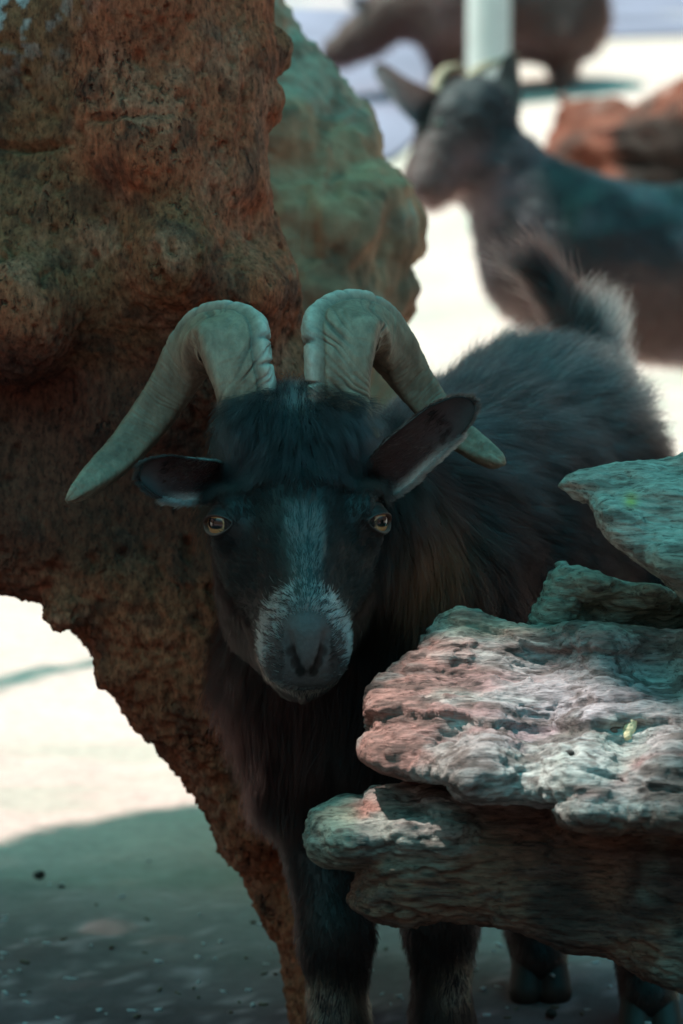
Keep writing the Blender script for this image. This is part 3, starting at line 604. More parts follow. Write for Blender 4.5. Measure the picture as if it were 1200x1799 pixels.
# the head, fine grid in its own axes (a, b, c)
F = Field((-0.15, -0.105, -0.16), (0.185, 0.105, 0.10), 0.0021)
E = F.ell
E((-0.055, 0, -0.030), (0.075, 0.056, 0.062), k=0.02)              # brain case
E((-0.005, 0, -0.030), (0.070, 0.053, 0.050), k=0.03)              # brow
E((0.055, 0, -0.030), (0.075, 0.038, 0.042), k=0.03)               # mid face
F.cone((-0.03, 0, 0.004), (0.115, 0, -0.004), 0.030, 0.0185, 0.025)  # nasal bridge
E((0.118, 0, -0.026), (0.040, 0.036, 0.032), k=0.03)               # muzzle
E((0.139, 0, -0.012), (0.021, 0.022, 0.018), k=0.012)              # nose end
for sg in (-1, 1):
    E((0.126, sg*0.018, -0.028), (0.026, 0.019, 0.022), k=0.012)   # upper lip pads
    E((0.004, sg*0.049, -0.006), (0.026, 0.0135, 0.023), k=0.014)  # orbit
    E((-0.012, sg*0.046, 0.002), (0.018, 0.014, 0.012), k=0.012)   # brow ridge
    E((0.030, sg*0.034, -0.065), (0.065, 0.018, 0.042), k=0.03)    # cheek and jaw
    E((-0.06, sg*0.028, 0.030), (0.024, 0.024, 0.022), k=0.02)     # horn boss
    E((0.075, sg*0.022, -0.045), (0.05, 0.014, 0.03), k=0.02)
F.cone((0.02, 0, -0.09), (0.115, 0, -0.062), 0.035, 0.024, 0.025)  # lower jaw
E((0.122, 0, -0.058), (0.022, 0.026, 0.018), k=0.012)              # chin
E((-0.065, 0, 0.030), (0.03, 0.026, 0.022), k=0.02)                # poll
for sg in (-1, 1):
    E((0.002, sg*0.066, 0.0), (0.0150, 0.0095, 0.0150), k=0.006, cut=True)
    F.cone((0.149, sg*0.0190, 0.002), (0.160, sg*0.0120, -0.014), 0.0045, 0.0042, 0.003, cut=True)    # nostrils
    F.cone((0.161, sg*0.0115, -0.015), (0.162, sg*0.004, -0.023), 0.0020, 0.0014, 0.004, cut=True)
    F.cone((0.158, 0, -0.043), (0.130, sg*0.030, -0.037), 0.0024, 0.0022, 0.003, cut=True)            # mouth line
F.cone((0.162, 0, -0.022), (0.158, 0, -0.042), 0.0012, 0.0012, 0.003, cut=True)                      # philtrum
Vh, Qh = F.mesh(); Vh = smooth(Vh, Qh, 2, 0.5)
Lh = Vh.copy()
def shear(L, a): return 0.42*np.clip(-L[:, 2], 0, .034)*sstep(.09, .135, a)*(1-sstep(.04, .07, -L[:, 2]))
def squash(L):
    L = L.copy(); a = L[:, 0]+shear(L, L[:, 0]); L[:, 0] = np.where(a > 0, a*FS, a); L[:, 1] *= 1-0.20*sstep(.04, .10, a); return L
def unsquash(L):
    L = L.copy(); a = L[:, 0]; L[:, 0] = np.where(a > 0, a/FS, a); L[:, 0] -= shear(L, L[:, 0]-.5*shear(L, L[:, 0])); L[:, 1] /= 1-0.20*sstep(.04, .10, L[:, 0]); return L
Vh = HO+squash(Vh)@HM; Nh = vnormals(Vh, Qh)

# body, legs and neck
zz = lambda x, y: np.array([x, y, 0.0])
B0, B1 = np.array([-.20, -.10, -0.02]), np.array([.46, .75, .66])
G = Field(B0, B1, 0.0055)
G.cone((0.035, .19, .375), (0.165, .46, .41), 0.112, 0.112, 0.03)
G.cone((0.045, .21, .345), (0.155, .42, .34), 0.115, 0.118, 0.05)
G.ell((0.09, .32, .34), (0.125, .17, .135), k=0.05)
G.cone((0.05, .22, .455), (0.17, .45, .475), 0.062, 0.070, 0.05)
G.ell((0.175, .47, .41), (.10, .10, .125), k=0.04)
G.cone((0.035, .17, .41), (-0.005, .10, .455), 0.090, 0.066, 0.04)
G.cone((-0.005, .10, .455), tuple(H(-0.06, 0, -0.05)), 0.066, 0.052, 0.03)
G.cone((0.035, .15, .40), (0.030, .12, .30), 0.075, 0.066, 0.04)
for (pts_, rr) in [([(-.03, .15, .33), (-.022, .135, .24), (-.004, .085, .135), (-.002, .085, .055), (0.0, .07, .025)], (.060, .036, .0255, .021, .024)),
                   ([(.085, .16, .33), (.085, .15, .24), (.078, .115, .14), (.08, .115, .055), (.082, .10, .025)], (.060, .036, .0255, .021, .024)),
                   ([(.13, .44, .36), (.13, .36, .25), (.150, .44, .16), (.168, .385, .06), (.172, .365, .03)], (.085, .050, .026, .021, .024)),
                   ([(.24, .42, .36), (.262, .33, .25), (.262, .36, .16), (.258, .28, .06), (.258, .26, .03)], (.075, .050, .026, .021, .024))]:
    for k in range(4): G.cone(pts_[k], pts_[k+1], rr[k], rr[k+1], 0.02)
G.cone((0.215, .52, .49), tuple(P(1035, 590, .55)), 0.028, 0.018, 0.03)      # tail root
Vb, Qb = G.mesh(); Vb = smooth(Vb, Qb, 2, 0.5); Nb = vnormals(Vb, Qb)

def skin_col(V, L=None):
    c = np.tile(np.array([0.005, 0.004, 0.004]), (len(V), 1))
    if L is not None:
        a, b, cc = L.T
        c = mixc(c, (0.095, 0.09, 0.09), sstep(0.133, 0.138, a)*sstep(-0.04, -0.03, cc)*sstep(0.024, 0.018, np.abs(b)))
        nd = np.minimum.reduce([np.linalg.norm(L-np.array([0.152+.003*k, s2*(0.0195-.0045*k), -0.001-.0065*k]), axis=1) for s2 in (-1, 1) for k in range(4)])
        c = mixc(c, (0.004, 0.003, 0.003), sstep(0.0068, 0.0045, nd))
        c = mixc(c, (0.05, 0.045, 0.045), sstep(0.11, 0.135, a)*0.7)
        c = mixc(c, (0.12, 0.10, 0.08), gauss((a-0.14)**2+(cc+0.05)**2, 0.010)*0.7)
        c = mixc(c, (0.003, 0.003, 0.003), sstep(0.0060, 0.0040, nd))
    return c
Vall = np.concatenate([Vb, Vh]); Qall = np.concatenate([Qb, Qh+len(Vb)])
cb = skin_col(Vb)
mesh_obj('body', Vall, Qall, M_nose, goat, np.concatenate([cb, skin_col(Vh, Lh)]))

# --- coat: body
def side_of(p): return p
p, n = scatter(Vb, Qb, 210000, lambda c, m: np.where((m@(-nrm(np.array([0.05, -2.9, .5])*-1)) > -2), 1, 1)*np.where((nrm(CAM-c)*m).sum(1) > -0.25, 1.0, 0.22)*np.where(c[:, 2] < 0.035, 0, 1), 5, Nb)
spine = nrm(np.array([0.145, 0.29, 0.0]))
tb = ((p-np.array([0.035, .19, .4]))@spine)/0.32
fl = spine*0.9+np.array([0, 0, -0.75])+0*p; neck = sstep(0.05, -0.35, tb)[:, None]; fl = fl*(1-neck)+np.array([0.0, -0.15, -1.0])*neck
leg = sstep(0.27, 0.2, p[:, 2])[:, None]; fl = fl*(1-leg)+np.array([0, 0, -1.0])*leg
rump = sstep(0.7, 1.15, tb)[:, None]*(1-leg); fl = fl*(1-rump)+(spine*0.5+np.array([0.25, 0, 0.25]))*rump
up_ = sstep(0.47, 0.53, p[:, 2])*sstep(0.0, 0.4, tb); fl = fl+np.array([0, 0, 0.5])*up_[:, None]
ln = 0.034+0.012*up_+0.010*neck[:, 0]; ln = ln*(1-leg[:, 0])+0.010*leg[:, 0]; 
col = np.tile(np.array([0.007, 0.005, 0.005]), (len(p), 1))
rng = np.random.default_rng(7)
griz_sheen = sstep(0.0, 0.5, 0.7*fbm(p*np.array([9, 9, 14]), 3, 101)+0.75*sstep(0.40, 0.52, p[:, 2])*sstep(-0.1, 0.3, tb)-0.15)
col = mixc(col, (0.055, 0.055, 0.058), griz_sheen*0.6*(1-leg[:, 0]))  # grizzled grey, heavier on top as painted sky sheen
col = mixc(col, (0.022, 0.009, 0.007), (fbm(p*8, 2, 103) > 0.15)*0.5*sstep(0.5, 0.3, p[:, 2])*(1-leg[:, 0]))
D0 = P(715, 975, 0.08); gd = gauss(((p-D0)**2).sum(1), 0.032); col = mixc(col, (0.17, 0.050, 0.018), gd*0.8)
D1 = P(345, 950, 0.06); gd = gauss(((p-D1)**2).sum(1), 0.035); col = mixc(col, (0.12, 0.08, 0.035), gd*0.6)
col = mixc(col, (0.020, 0.006, 0.005), sstep(0.0, -0.04, p[:, 0])*sstep(0.2, 0.3, p[:, 2])*sstep(0.45, 0.38, p[:, 2])*0.6)
for q0, r0 in ((P(572, 1765, .06), .020), (P(648, 1760, .09), .016), (P(808, 1735, .09), .018), (P(985, 1690, .385), .022), (P(1190, 1740, .27), .02)):
    col = mixc(col, (0.80, 0.62, 0.42), gauss(((p-q0)**2).sum(1), r0*0.7)*0.95)
tip = mixc(col, (0.42, 0.40, 0.42), (rng.random(len(p)) < 0.22+0.25*rump[:, 0])*up_*0.8)  # pale tips put the sunlit rim of the back into the colour
strands('fur', p, n, fl, ln, col, 0.00016, M_fur, goat, 6, lift=0.55, droop=0.2, wob=0.28, clump=0.6-0.5*leg[:, 0], ccell=0.012, seed=11, tipcol=tip)

# --- coat: head
def hdens(c, m):
    L = hl(c); a, b, cc = L.T
    d = np.ones(len(c)); d *= 1-sstep(0.1345, 0.1385, a)*sstep(-0.027, -0.023, cc)*sstep(0.0185, 0.015, np.abs(b))        # bare nose
    r = np.sqrt(((L[:, None]-np.array([[0.002, -.066, -.000], [0.002, .066, -.000]]))**2).sum(2)).min(1); d *= sstep(0.0125, 0.0155, r)
    d *= 1-gauss((cc+0.0445)**2+0*a, 0.0022)*sstep(0.12, 0.14, a); d *= np.where((nrm(CAM-c)*m).sum(1) > -0.3, 1.0, 0.2)
    return d
p, n = scatter(Vh, Qh, 110000, hdens, 9, Nh); L = hl(p); a, b, cc = L.T
sb = np.tanh(b/0.02)
fl = -a_[None]*(0.9)+b_[None]*(sb*0.35)[:, None]+0*p                                          # face hair runs up the face
muz = sstep(0.09, 0.125, a)*sstep(-0.05, -0.02, cc); fl = fl+b_[None]*(sb*0.9*muz)[:, None]
tuft = sstep(0.012, -0.035, a)*sstep(-0.02, 0.012, cc); fl = fl*(1-tuft[:, None])+(a_[None]*1.0+b_[None]*(sb*0.55)[:, None]+0*p)*tuft[:, None]
side = sstep(-0.02, -0.05, cc); fl = fl*(1-side[:, None])+(-UP[None]*1.0-a_[None]*0.2+0*p)*side[:, None]
chin = sstep(0.06, 0.10, a)*sstep(-0.045, -0.06, cc); fl = fl*(1-chin[:, None])+(-UP[None]+a_[None]*.4+0*p)*chin[:, None]
ln = 0.0085+0.018*tuft+0.012*side*sstep(0.08, 0.0, a)+0.004*chin-0.0035*sstep(0.07, 0.12, a)
ln = ln*(1-0.45*gauss((np.abs(b)-0.055)**2+(a+0.0)**2, 0.02))
col = np.tile(np.array([0.009, 0.007, 0.007]), (len(p), 1)); rng = np.random.default_rng(17)
col = mixc(col, (0.045, 0.045, 0.05), tuft*0.9*(0.5+0.5*sstep(-.2, .3, pn(p*140, 8))))  # tuft lightened in streaks to stand in for hair highlights
mth = gauss((cc+0.0425-0.14*np.abs(b))**2, 0.0022)*sstep(.11, .125, a); ln = ln*(1-.85*mth)
lipf = sstep(-.022, -.027, cc)*sstep(-.045, -.040, cc)*sstep(.125, .14, a); col = mixc(col, (0.14, 0.14, 0.14), lipf*.8)
blaze = sstep(0.0155, 0.0105, np.abs(b-0.002)+0.003*pn(p*90, 4))*sstep(0.015, 0.035, a+0.006*pn(p*80, 5))*sstep(-0.03, -0.01, cc)
col = mixc(col, (0.17, 0.17, 0.17), blaze*0.85)
ring = sstep(0.106, 0.113, a)*sstep(0.142, 0.136, a)*sstep(0.0, 0.006, cc)                  # pale band over the nose
r2 = gauss(((np.abs(b)-0.030)/1.0)**2+((a-0.128)/1.15)**2, 0.0115)*sstep(-0.034, -0.020, cc)
band = np.clip(np.maximum(ring, r2*1.3), 0, 1); pick = rng.random(len(p)) < np.clip(band*1.7, 0, 0.86)
col[pick] = np.array([0.95, 0.95, 0.95]); ln = np.where(pick, ln*1.25, ln)
low = gauss((cc+0.0505)**2, 0.0035)*sstep(0.10, 0.125, a); col = mixc(col, (0.75, 0.60, 0.46), low*0.95*(rng.random(len(p)) < .7))
poll = gauss(b**2+(a+0.070)**2*0.8, 0.013)*sstep(0.02, 0.035, cc); pk = rng.random(len(p)) < poll; col[pk] = np.array([0.62, 0.60, 0.55])
fl[pk] = fl[pk]*0.3+UP*1.0; ln[pk] = 0.011
ey = gauss((np.abs(b)-0.046)**2+(a+0.018)**2*0.8+(cc-0.012)**2, 0.016); col = mixc(col, (0.06, 0.05, 0.045), ey*0.7)
brn = sstep(0.02, 0.034, np.abs(b))*sstep(0.01, 0.06, a); col = mixc(col, (0.010, 0.007, 0.006), brn*0.6)
lift = 0.35
frad = 0.00012*np.where(pick, 1.7, 1.0); ln = np.where((band > .45) & ~pick, ln*.6, ln)
strands('face_fur', p, n, fl, ln, col, frad, M_fur, goat, 5, lift=0.40+0.35*tuft[:, None], droop=0.05, wob=0.22+0.12*tuft[:, None], clump=0.35+0.3*tuft, ccell=0.006, seed=21)

# --- horns
make_horn(goat, [(614, 775, .035, 54, .018, 0), (603, 728, .035, 51, .018, 0), (598, 670, .038, 52, .018, 0), (600, 622, .042, 58, .016, 0), (606, 580, .056, 64, .016, -3), (642, 576, .088, 50, .018, -58), (682, 608, .110, 42, .017, -112),
                 (720, 662, .125, 36, .016, -134), (762, 716, .125, 31, .014, -138), (808, 764, .112, 26, .011, -142), (849, 794, .10, 21, .009, -146), (876, 809, .09, 13, .006, -148), (887, 815, .088, 3, .002, -148)], 3, 1)
make_horn(goat, [(442, 780, .035, 50, .018, 180), (435, 735, .035, 48, .018, 180), (427, 680, .038, 50, .018, 180), (415, 634, .042, 55, .016, 181), (402, 594, .056, 61, .016, 184), (366, 596, .088, 48, .018, 238), (330, 634, .106, 41, .017, 288),
                 (292, 694, .110, 38, .016, 312), (250, 752, .104, 35, .014, 320), (206, 803, .088, 30, .011, 324), (165, 840, .07, 24, .009, 328), (134, 866, .055, 14, .006, 332), (117, 880, .05, 3, .002, 332)], 8, -1)

# --- ears
def ear_in(s, u):
    c = np.tile(np.array([0.040, 0.022, 0.022]), (len(s), 1)); c = mixc(c, (0.12, 0.08, 0.08), sstep(0.5, 0.0, s)*0.5)
    c = mixc(c, (0.55, 0.42, 0.38), sstep(0.45, 0.9, u)*sstep(0.8, 0.35, s)*0.9); c = mixc(c, (0.02, 0.016, 0.016), sstep(0.75, 0.95, s)*0.9)
    st = 0.5+0.5*pn(np.stack([u*4, s*1.2, 0*s], 1), 3); return c*(0.8+0.4*st)[:, None]
def ear_out(s, u):
    c = np.tile(np.array([0.16, 0.16, 0.15]), (len(s), 1)); return mixc(c, (0.02, 0.018, 0.018), sstep(0.55, 0.8, s))
def ear_fur(ear, inn, outr, nn, T, su, seed, name='ear_fur'):
    s, u = su; n_, m_ = inn.shape[:2]; rng = np.random.default_rng(seed); K = 9000
    i = (rng.random(K)*(n_-2)); j = (rng.random(K)*(m_-1.01)); i0 = i.astype(int); j0 = j.astype(int); fi = (i-i0)[:, None]; fj = (j-j0)[:, None]
    bil = lambda A: (A[i0, j0]*(1-fj)+A[i0, j0+1]*fj)*(1-fi)+(A[i0+1, j0]*(1-fj)+A[i0+1, j0+1]*fj)*fi
    p = bil(outr); n = nrm(bil(nn)); t = T[i0]; ss = s[i0]; uu = u[j0]
    c = np.tile(np.array([0.26, 0.26, 0.25]), (K, 1)); c[rng.random(K) < .4] = (0.6, 0.6, 0.56); c = mixc(c, (0.02, 0.018, 0.018), sstep(0.45, 0.7, ss+0.1*rng.random(K)))
    strands(name, p, n, t, 0.006+0*ss, c, 0.00011, M_fur, ear, 4, lift=0.3, droop=0, wob=0.15, clump=0.3, ccell=0.004, seed=seed)
    K2 = 2600; i = rng.random(K2)*(n_-2)*0.75; j = (0.12+0.8*rng.random(K2))*(m_-2); i0 = i.astype(int); j0 = j.astype(int); pi_ = inn[i0, j0]; ss = s[i0]
    c = np.tile(np.array([0.16, 0.12, 0.11]), (K2, 1)); c[rng.random(K2) < .25] = (.5, .42, .38); c = mixc(c, (0.012, 0.01, 0.01), sstep(.45, .7, ss))
    strands('inner_fur', pi_, -nrm(nn[i0, j0]), T[i0], 0.009+0*ss, c, 0.00010, M_fur, ear, 5, lift=0.3, droop=0.05, wob=0.25, clump=0.3, ccell=0.005, seed=seed+2)
    K3 = 2600; i = rng.random(K3)*(n_-1); i0 = i.astype(int); e3 = np.where((rng.random(K3) < .5)[:, None], outr[i0, 0], outr[i0, -1]); sg3 = nrm(e3-outr[i0, m_//2]); sel = i0 > n_*0.93; e3[sel] = outr[n_-1, (rng.random(sel.sum())*(m_-1)).astype(int)]
    strands('edge_fur', e3, sg3, T[i0], 0.005+0*i, np.tile(np.array([0.03, 0.025, 0.025]), (K3, 1)), 0.00011, M_fur, ear, 4, lift=0.6, droop=0, wob=0.2, clump=0.2, ccell=0.004, seed=seed+3)
    # pale fringe on the lower rim and inside hairs
    K = 4200; i = rng.random(K)*(n_-2)*0.8; i0 = i.astype(int); e = inn[i0, -1]; ss = s[i0]
    sd = nrm(inn[i0, -1]-inn[i0, -4]); c = np.tile(np.array([0.60, 0.54, 0.50]), (K, 1)); c = mixc(c, (0.05, 0.04, 0.04), sstep(0.6, 0.85, ss))
    strands('rim_fur', e+rng.normal(0, .0007, (K, 3)), sd, T[i0], 0.0075+0*ss, c, 0.00014, M_fur, ear, 4, lift=0.35, droop=0.1, wob=0.2, clump=0.3, ccell=0.004, seed=seed+1)
vdir = lambda x, y, z: RT*x+UP*y-FW*z          # picture right, picture up, toward the camera
ea = make_ear(goat, 'ear', [P(640, 838, .035), P(682, 822, .02), P(730, 782, .0), P(780, 742, -.01), P(830, 708, -.015)],
              [vdir(.45, -.65, -.65), vdir(.5, -.8, -.35), vdir(.6, -.8, 0)], [vdir(.35, -.55, .65), vdir(.2, -.3, .9), vdir(.1, 0, 1)], ((0, .25, .5, .75, 1), (.017, .0185, .0185, .0160, .008)), ((0, .3, .7, 1), (1.5, 1.15, .75, .6)), ear_in, ear_out)
ear_fur(*ea, 31)
ea = make_ear(goat, 'ear', [P(405, 838, .035), P(368, 836, .015), P(325, 836, -.012), P(285, 836, -.032), P(246, 838, -.042)],
              [vdir(0, -.5, -.85), vdir(-.05, -.7, -.6), vdir(-.1, -.95, 0.25)], [vdir(-.1, -.85, .5), vdir(-.25, -.6, .7), vdir(-.5, -.1, .8)], ((0, .25, .5, .75, 1), (.016, .0175, .0180, .0165, .009)), ((0, .3, .7, 1), (1.5, 1.25, 1.15, 1.1)), ear_in, ear_out)
ear_fur(*ea, 35)

# --- eyes with lids
for sg in (-1, 1):
    cen = H(0.004, sg*0.0500, -0.003); g = nrm(b_*sg*(0.80 if sg < 0 else 0.86)-FW*(0.78 if sg < 0 else 0.66)+UP*-0.02); r_e = 0.0168
    e = eyeball(goat, cen, g, r_e)
    hz = nrm(np.cross(np.array([0, 0, 1.0]), g)); vt = np.cross(g, hz); roll = -0.16*sg
    hz, vt = hz*np.cos(roll)+vt*np.sin(roll), vt*np.cos(roll)-hz*np.sin(roll)
    nu, nr = 72, 16; t = np.linspace(0, 2*np.pi, nu, endpoint=False); k = np.linspace(0, 1, nr)[:, None]
    ix = 0.0124*np.cos(t)*(1+0.12*np.cos(t*2)); iy = np.where(np.sin(t) > 0, 0.0048, 0.0074)*np.sin(t)
    ox, oy = 0.0195*np.cos(t), 0.0188*np.sin(t)
    x = ix+(ox-ix)*k; y = iy+(oy-iy)*k; R2 = x*x+y*y
    rad_l = r_e*1.07+0.0016*np.sin(np.clip(k*3.2, 0, 1)*np.pi)*(1.5-k)+0.0007*np.sin(k*22)*(np.sin(t) > 0)
    z = np.sqrt(np.maximum(rad_l**2-R2, 0))-0.006*k**4
    Vi = cen+hz*x[..., None]+vt*y[..., None]+g*z[..., None]
    inn0 = cen+hz*(ix*0.98)[:, None]+vt*(iy*0.98)[:, None]+g*np.sqrt(np.maximum((r_e*0.93)**2-ix**2-iy**2, 0))[:, None]
    Vi = np.concatenate([inn0[None], Vi]); i_ = np.arange(nu*(nr+1)).reshape(nr+1, nu)
    Ql = np.stack([i_[:-1], i_[1:], np.roll(i_[1:], -1, 1), np.roll(i_[:-1], -1, 1)], -1).reshape(-1, 4)
    kk = np.repeat(np.linspace(0, 1, nr+1), nu); tt = np.tile(t, nr+1)
    cl = np.tile(np.array([0.020, 0.015, 0.014]), (len(kk), 1)); cl = mixc(cl, (0.16, 0.085, 0.065), sstep(0.24, 0.08, kk)*(0.4+0.5*(np.sin(tt) < 0.2)))
    mesh_obj('eyelid', Vi.reshape(-1, 3), Ql, M_skin, goat, cl)
# --- tail plume
rng = np.random.default_rng(3); K = 4200; t = rng.random(K); ang = rng.random(K)*6.283
tb0, tb1 = P(1040, 610, .54), P(972, 500, .58)
ax = nrm(tb1-tb0); s1 = nrm(np.cross(ax, [0, 1, 0])); s2 = np.cross(ax, s1); rad_ = 0.017*(1-0.8*t)
nn = s1*np.cos(ang)[:, None]+s2*np.sin(ang)[:, None]; p = tb0+(tb1-tb0)*t[:, None]+nn*rad_[:, None]
col = np.tile(np.array([0.028, 0.016, 0.015]), (K, 1)); col[rng.random(K) < .2] = (0.02, 0.015, 0.015)
Vt, Qt = loft(spline([tb0, (tb0+tb1)/2, tb1], 20), np.tile(s1, (20, 1)), np.tile(s2, (20, 1)), np.linspace(.017, .003, 20), np.linspace(.017, .003, 20), 16)
tail = mesh_obj('tail', Vt, Qt, M_skin, goat, np.tile([0.02, 0.015, 0.015], (len(Vt), 1)))
strands('tail_fur', p, nn, np.tile(nrm(ax*1.0+RT*-0.45), (K, 1))+0*p, 0.030+0.035*t, col, 0.0002, M_fur, tail, 7, lift=0.22, droop=-0.1, wob=0.35, clump=0.8, ccell=0.016, seed=77)
# --- hooves
for (x, y) in ((0.0, .065), (.082, .095), (.172, .36), (.258, .255)):
    Hf = Field((x-.04, y-.05, -0.005), (x+.04, y+.05, .05), .002)
    for sx in (-1, 1): Hf.cone((x+sx*.011, y+.004, .030), (x+sx*.013, y-.014, .008), .013, .0145, .002)
    Vf, Qf = Hf.mesh(); Vf[:, 2] = np.maximum(Vf[:, 2], 0.001); mesh_obj('hoof', Vf, Qf, M_skin, goat, np.tile([0.022, 0.017, 0.014], (len(Vf), 1)))
print('goat done')

# ======================= goats behind =======================
def simple_goat(name, loc, label, prims, lo, hi, h, colf, legs=(), ears=(), horns=(), eyes=(), group=None):
    t = thing(name, loc, label, 'goat', group); Fd = Field(lo, hi, h)
    for a, b, ra, rb, k in prims: Fd.cone(a, b, ra, rb, k)
    V, Q = Fd.mesh(); V = smooth(V, Q, 2); V, Q = subdivide(V, Q); Nn = vnormals(V, Q)
    V = V+Nn*(0.004*fbm(V*np.array([25, 25, 40]), 3, 7)+0.002*fbm(V*90, 2, 8))[:, None]
    mesh_obj('body', V, Q, M_coat, t, colf(V))
    p, n = scatter(V, Q, 45000, lambda c, m: np.where((nrm(CAM-c)*m).sum(1) > -0.2, 1.0, 0.2), 3)
    strands('fur', p, n, np.array([0.8, 0.1, -0.7])+0*p, 0.018+0*p[:, 0], colf(p), 0.0003, M_fur, t, 4, lift=0.4, wob=0.35, clump=0.4, ccell=0.02, seed=5)
    for K, wd in horns:
        S = spline(K, 60); T = nrm(np.gradient(S, axis=0)); A = nrm(np.cross(T, FW)); B = np.cross(T, A); r = wd*(1-np.linspace(0, 1, 60)**2*0.85)
        Vx, Qx = loft(S, A, B, r, r*0.8, 20, lambda t_, th: 1+0.05*np.sin(t_*90)+0*th); mesh_obj('horn', Vx, Qx, M_horn, t, np.tile([0.30, 0.22, 0.14], (len(Vx), 1)))
    for K, sd, fc, wd in ears:
        make_ear(t, 'ear', K, [sd, sd], [fc, fc], ((0, .3, .6, 1), (wd*.6, wd, wd*.75, wd*.25)), ((0, 1), (1.3, .8)), lambda s, u: np.tile([0.20, 0.16, 0.16], (len(s), 1))+0.0*s[:, None], lambda s, u: np.tile([0.05, 0.05, 0.05], (len(s), 1)), mat=M_coat, n=30, m=15)
    for c_e in eyes: eyeball(t, c_e, CAM-c_e, 0.012, False)
    return t
Y1 = 2.9
q = lambda x, y, dy=0.0: tuple(P(x, y, Y1+dy))
zf = lambda p_, z: (p_[0], p_[1], z)
b1, b2 = q(1010, 455), q(1330, 470, .12)
def leg4(a, x, y, s=1.0):  # hip or shoulder point to the ground
    g = float(gz(x, y)); return [(a, (x, y+.03, (a[2]-g)*.45+g), .055*s, .026*s, .03), ((x, y+.03, (a[2]-g)*.45+g), (x, y, g+.02), .026*s, .022*s, .02)]
prims = [(b1, b2, .115, .135, .04), (q(1050, 510), q(1300, 530, .1), .10, .115, .05), (q(960, 440), q(1010, 440), .105, .12, .04), (q(930, 360), q(860, 290), .085, .062, .04), (q(860, 290), q(820, 215), .072, .058, .03),
         (q(830, 200), q(795, 222, -.03), .060, .054, .02), (q(795, 222, -.03), q(742, 322, -.10), .052, .035, .02), (q(800, 270, -.02), q(765, 335, -.09), .045, .03, .02), (q(960, 470), q(940, 400), .09, .08, .04)]
for (x, y, dy) in ((985, 520, -.07), (1010, 520, .06), (1330, 540, .02), (1350, 540, .18)):
    a = q(x, y, dy); prims += leg4(a, a[0], a[1])
def col1(V):
    c = np.tile(np.array([0.014, 0.012, 0.015]), (len(V), 1)); f = fbm(V*7, 3, 61); c = mixc(c, (0.09, 0.075, 0.09), sstep(-.05, .4, f)*0.7)  # purple-grey patches painted as highlights of the sunlit coat
    hd = sstep(q(930, 0)[0], q(830, 0)[0], V[:, 0]); c = mixc(c, (0.010, 0.010, 0.011), hd*0.92*sstep(.56, .63, V[:, 2]))  # head and neck blackened, shade put into the fur colour
    c = mixc(c, (0.11, 0.055, 0.045), sstep(q(0, 420)[2], q(0, 520)[2], V[:, 2])*0.5*(1-hd)); mz = q(760, 330, -.08); c = mixc(c, (0.12, 0.06, 0.05), gauss(((V-np.array(mz))**2).sum(1), .07)*.8)
    return c
e1 = [q(785, 205), q(745, 190, -.04), q(705, 160, -.07), q(660, 112, -.07)]; e2 = [q(862, 215), q(882, 185, .02), q(893, 145, .03), q(898, 92, .03)]
lo_ = (q(690, 0)[0]-.02, Y1-.35, -0.03); hi_ = (q(1480, 0)[0]+.1, Y1+.42, q(0, 110)[2]+.12)
simple_goat('goat', (b1[0], Y1, float(gz(b1[0], Y1))), 'dark grey goat standing out of focus behind, head turned left with pale short horns', prims, lo_, hi_, .011, col1,
            ears=((e1, vdir(.5, .85, 0), vdir(-.5, .0, .8), .033), (e2, vdir(1, .1, 0), vdir(-.4, 0, -.9), .030)),
            horns=(([q(768, 190, -.02), q(766, 150), q(782, 124, .03), q(806, 118, .06), q(822, 128, .08)], .0095), ([q(812, 185), q(818, 150, .02), q(842, 122, .06), q(878, 108, .10), q(912, 100, .14)], .0095)),
            eyes=(np.array(q(772, 222, -.078)),))

Y2 = 6.3
q2 = lambda x, y, dy=0.0: tuple(P(x, y, Y2+dy))
prims = [(q2(790, 10), q2(985, 25, .1), .125, .13, .04), (q2(760, 0), q2(690, 20), .09, .07, .04), (q2(690, 20), q2(640, 62), .065, .055, .03), (q2(640, 62), q2(592, 92), .055, .045, .03)]
for (x, y, dy) in ((775, 60, -.06), (800, 50, .08), (985, 60, .0), (1000, 60, .16)):
    a = q2(x, y, dy); prims += leg4(a, a[0], a[1], 1.15)
col2 = lambda V: mixc(np.tile(np.array([0.055, 0.028, 0.024]), (len(V), 1)), (0.12, 0.07, 0.07), sstep(-.1, .4, fbm(V*6, 3, 63))*.7)
g0 = q2(850, 100)
simple_goat('goat', (g0[0], Y2, float(gz(g0[0], Y2))), 'brown goat far behind the white post, cut off by the top of the picture', prims, (q2(560, 0)[0]-.1, Y2-.3, .1), (q2(1060, 0)[0]+.12, Y2+.5, 1.25), .016, col2,
            ears=(([q2(668, 20), q2(640, 8, -.03), q2(612, 0, -.05)], vdir(.4, .9, 0), vdir(-.3, 0, .9), .026),))

# --- steel post
pb = P(858, 125, 5.4); g = float(gz(pb[0], 5.4)); post = thing('post', (pb[0], 5.4, g), 'pale painted steel post standing behind the goat with short pale horns', 'post')
def cyl(r0, r1, z0, z1, x, y, n=40, nr=8):
    zs = np.linspace(z0, z1, nr); return loft(np.stack([0*zs+x, 0*zs+y, zs], 1), np.tile([1, 0, 0.], (nr, 1)), np.tile([0, 1, 0.], (nr, 1)), np.linspace(r0, r1, nr), np.linspace(r0, r1, nr), n)
V, Q = cyl(.050, .050, g-.02, 2.6, pb[0], 5.4); mesh_obj('shaft', V, Q, M_post, post)
V, Q = cyl(.085, .08, g-.01, g+.015, pb[0], 5.4); mesh_obj('base_plate', V, Q, M_post, post)
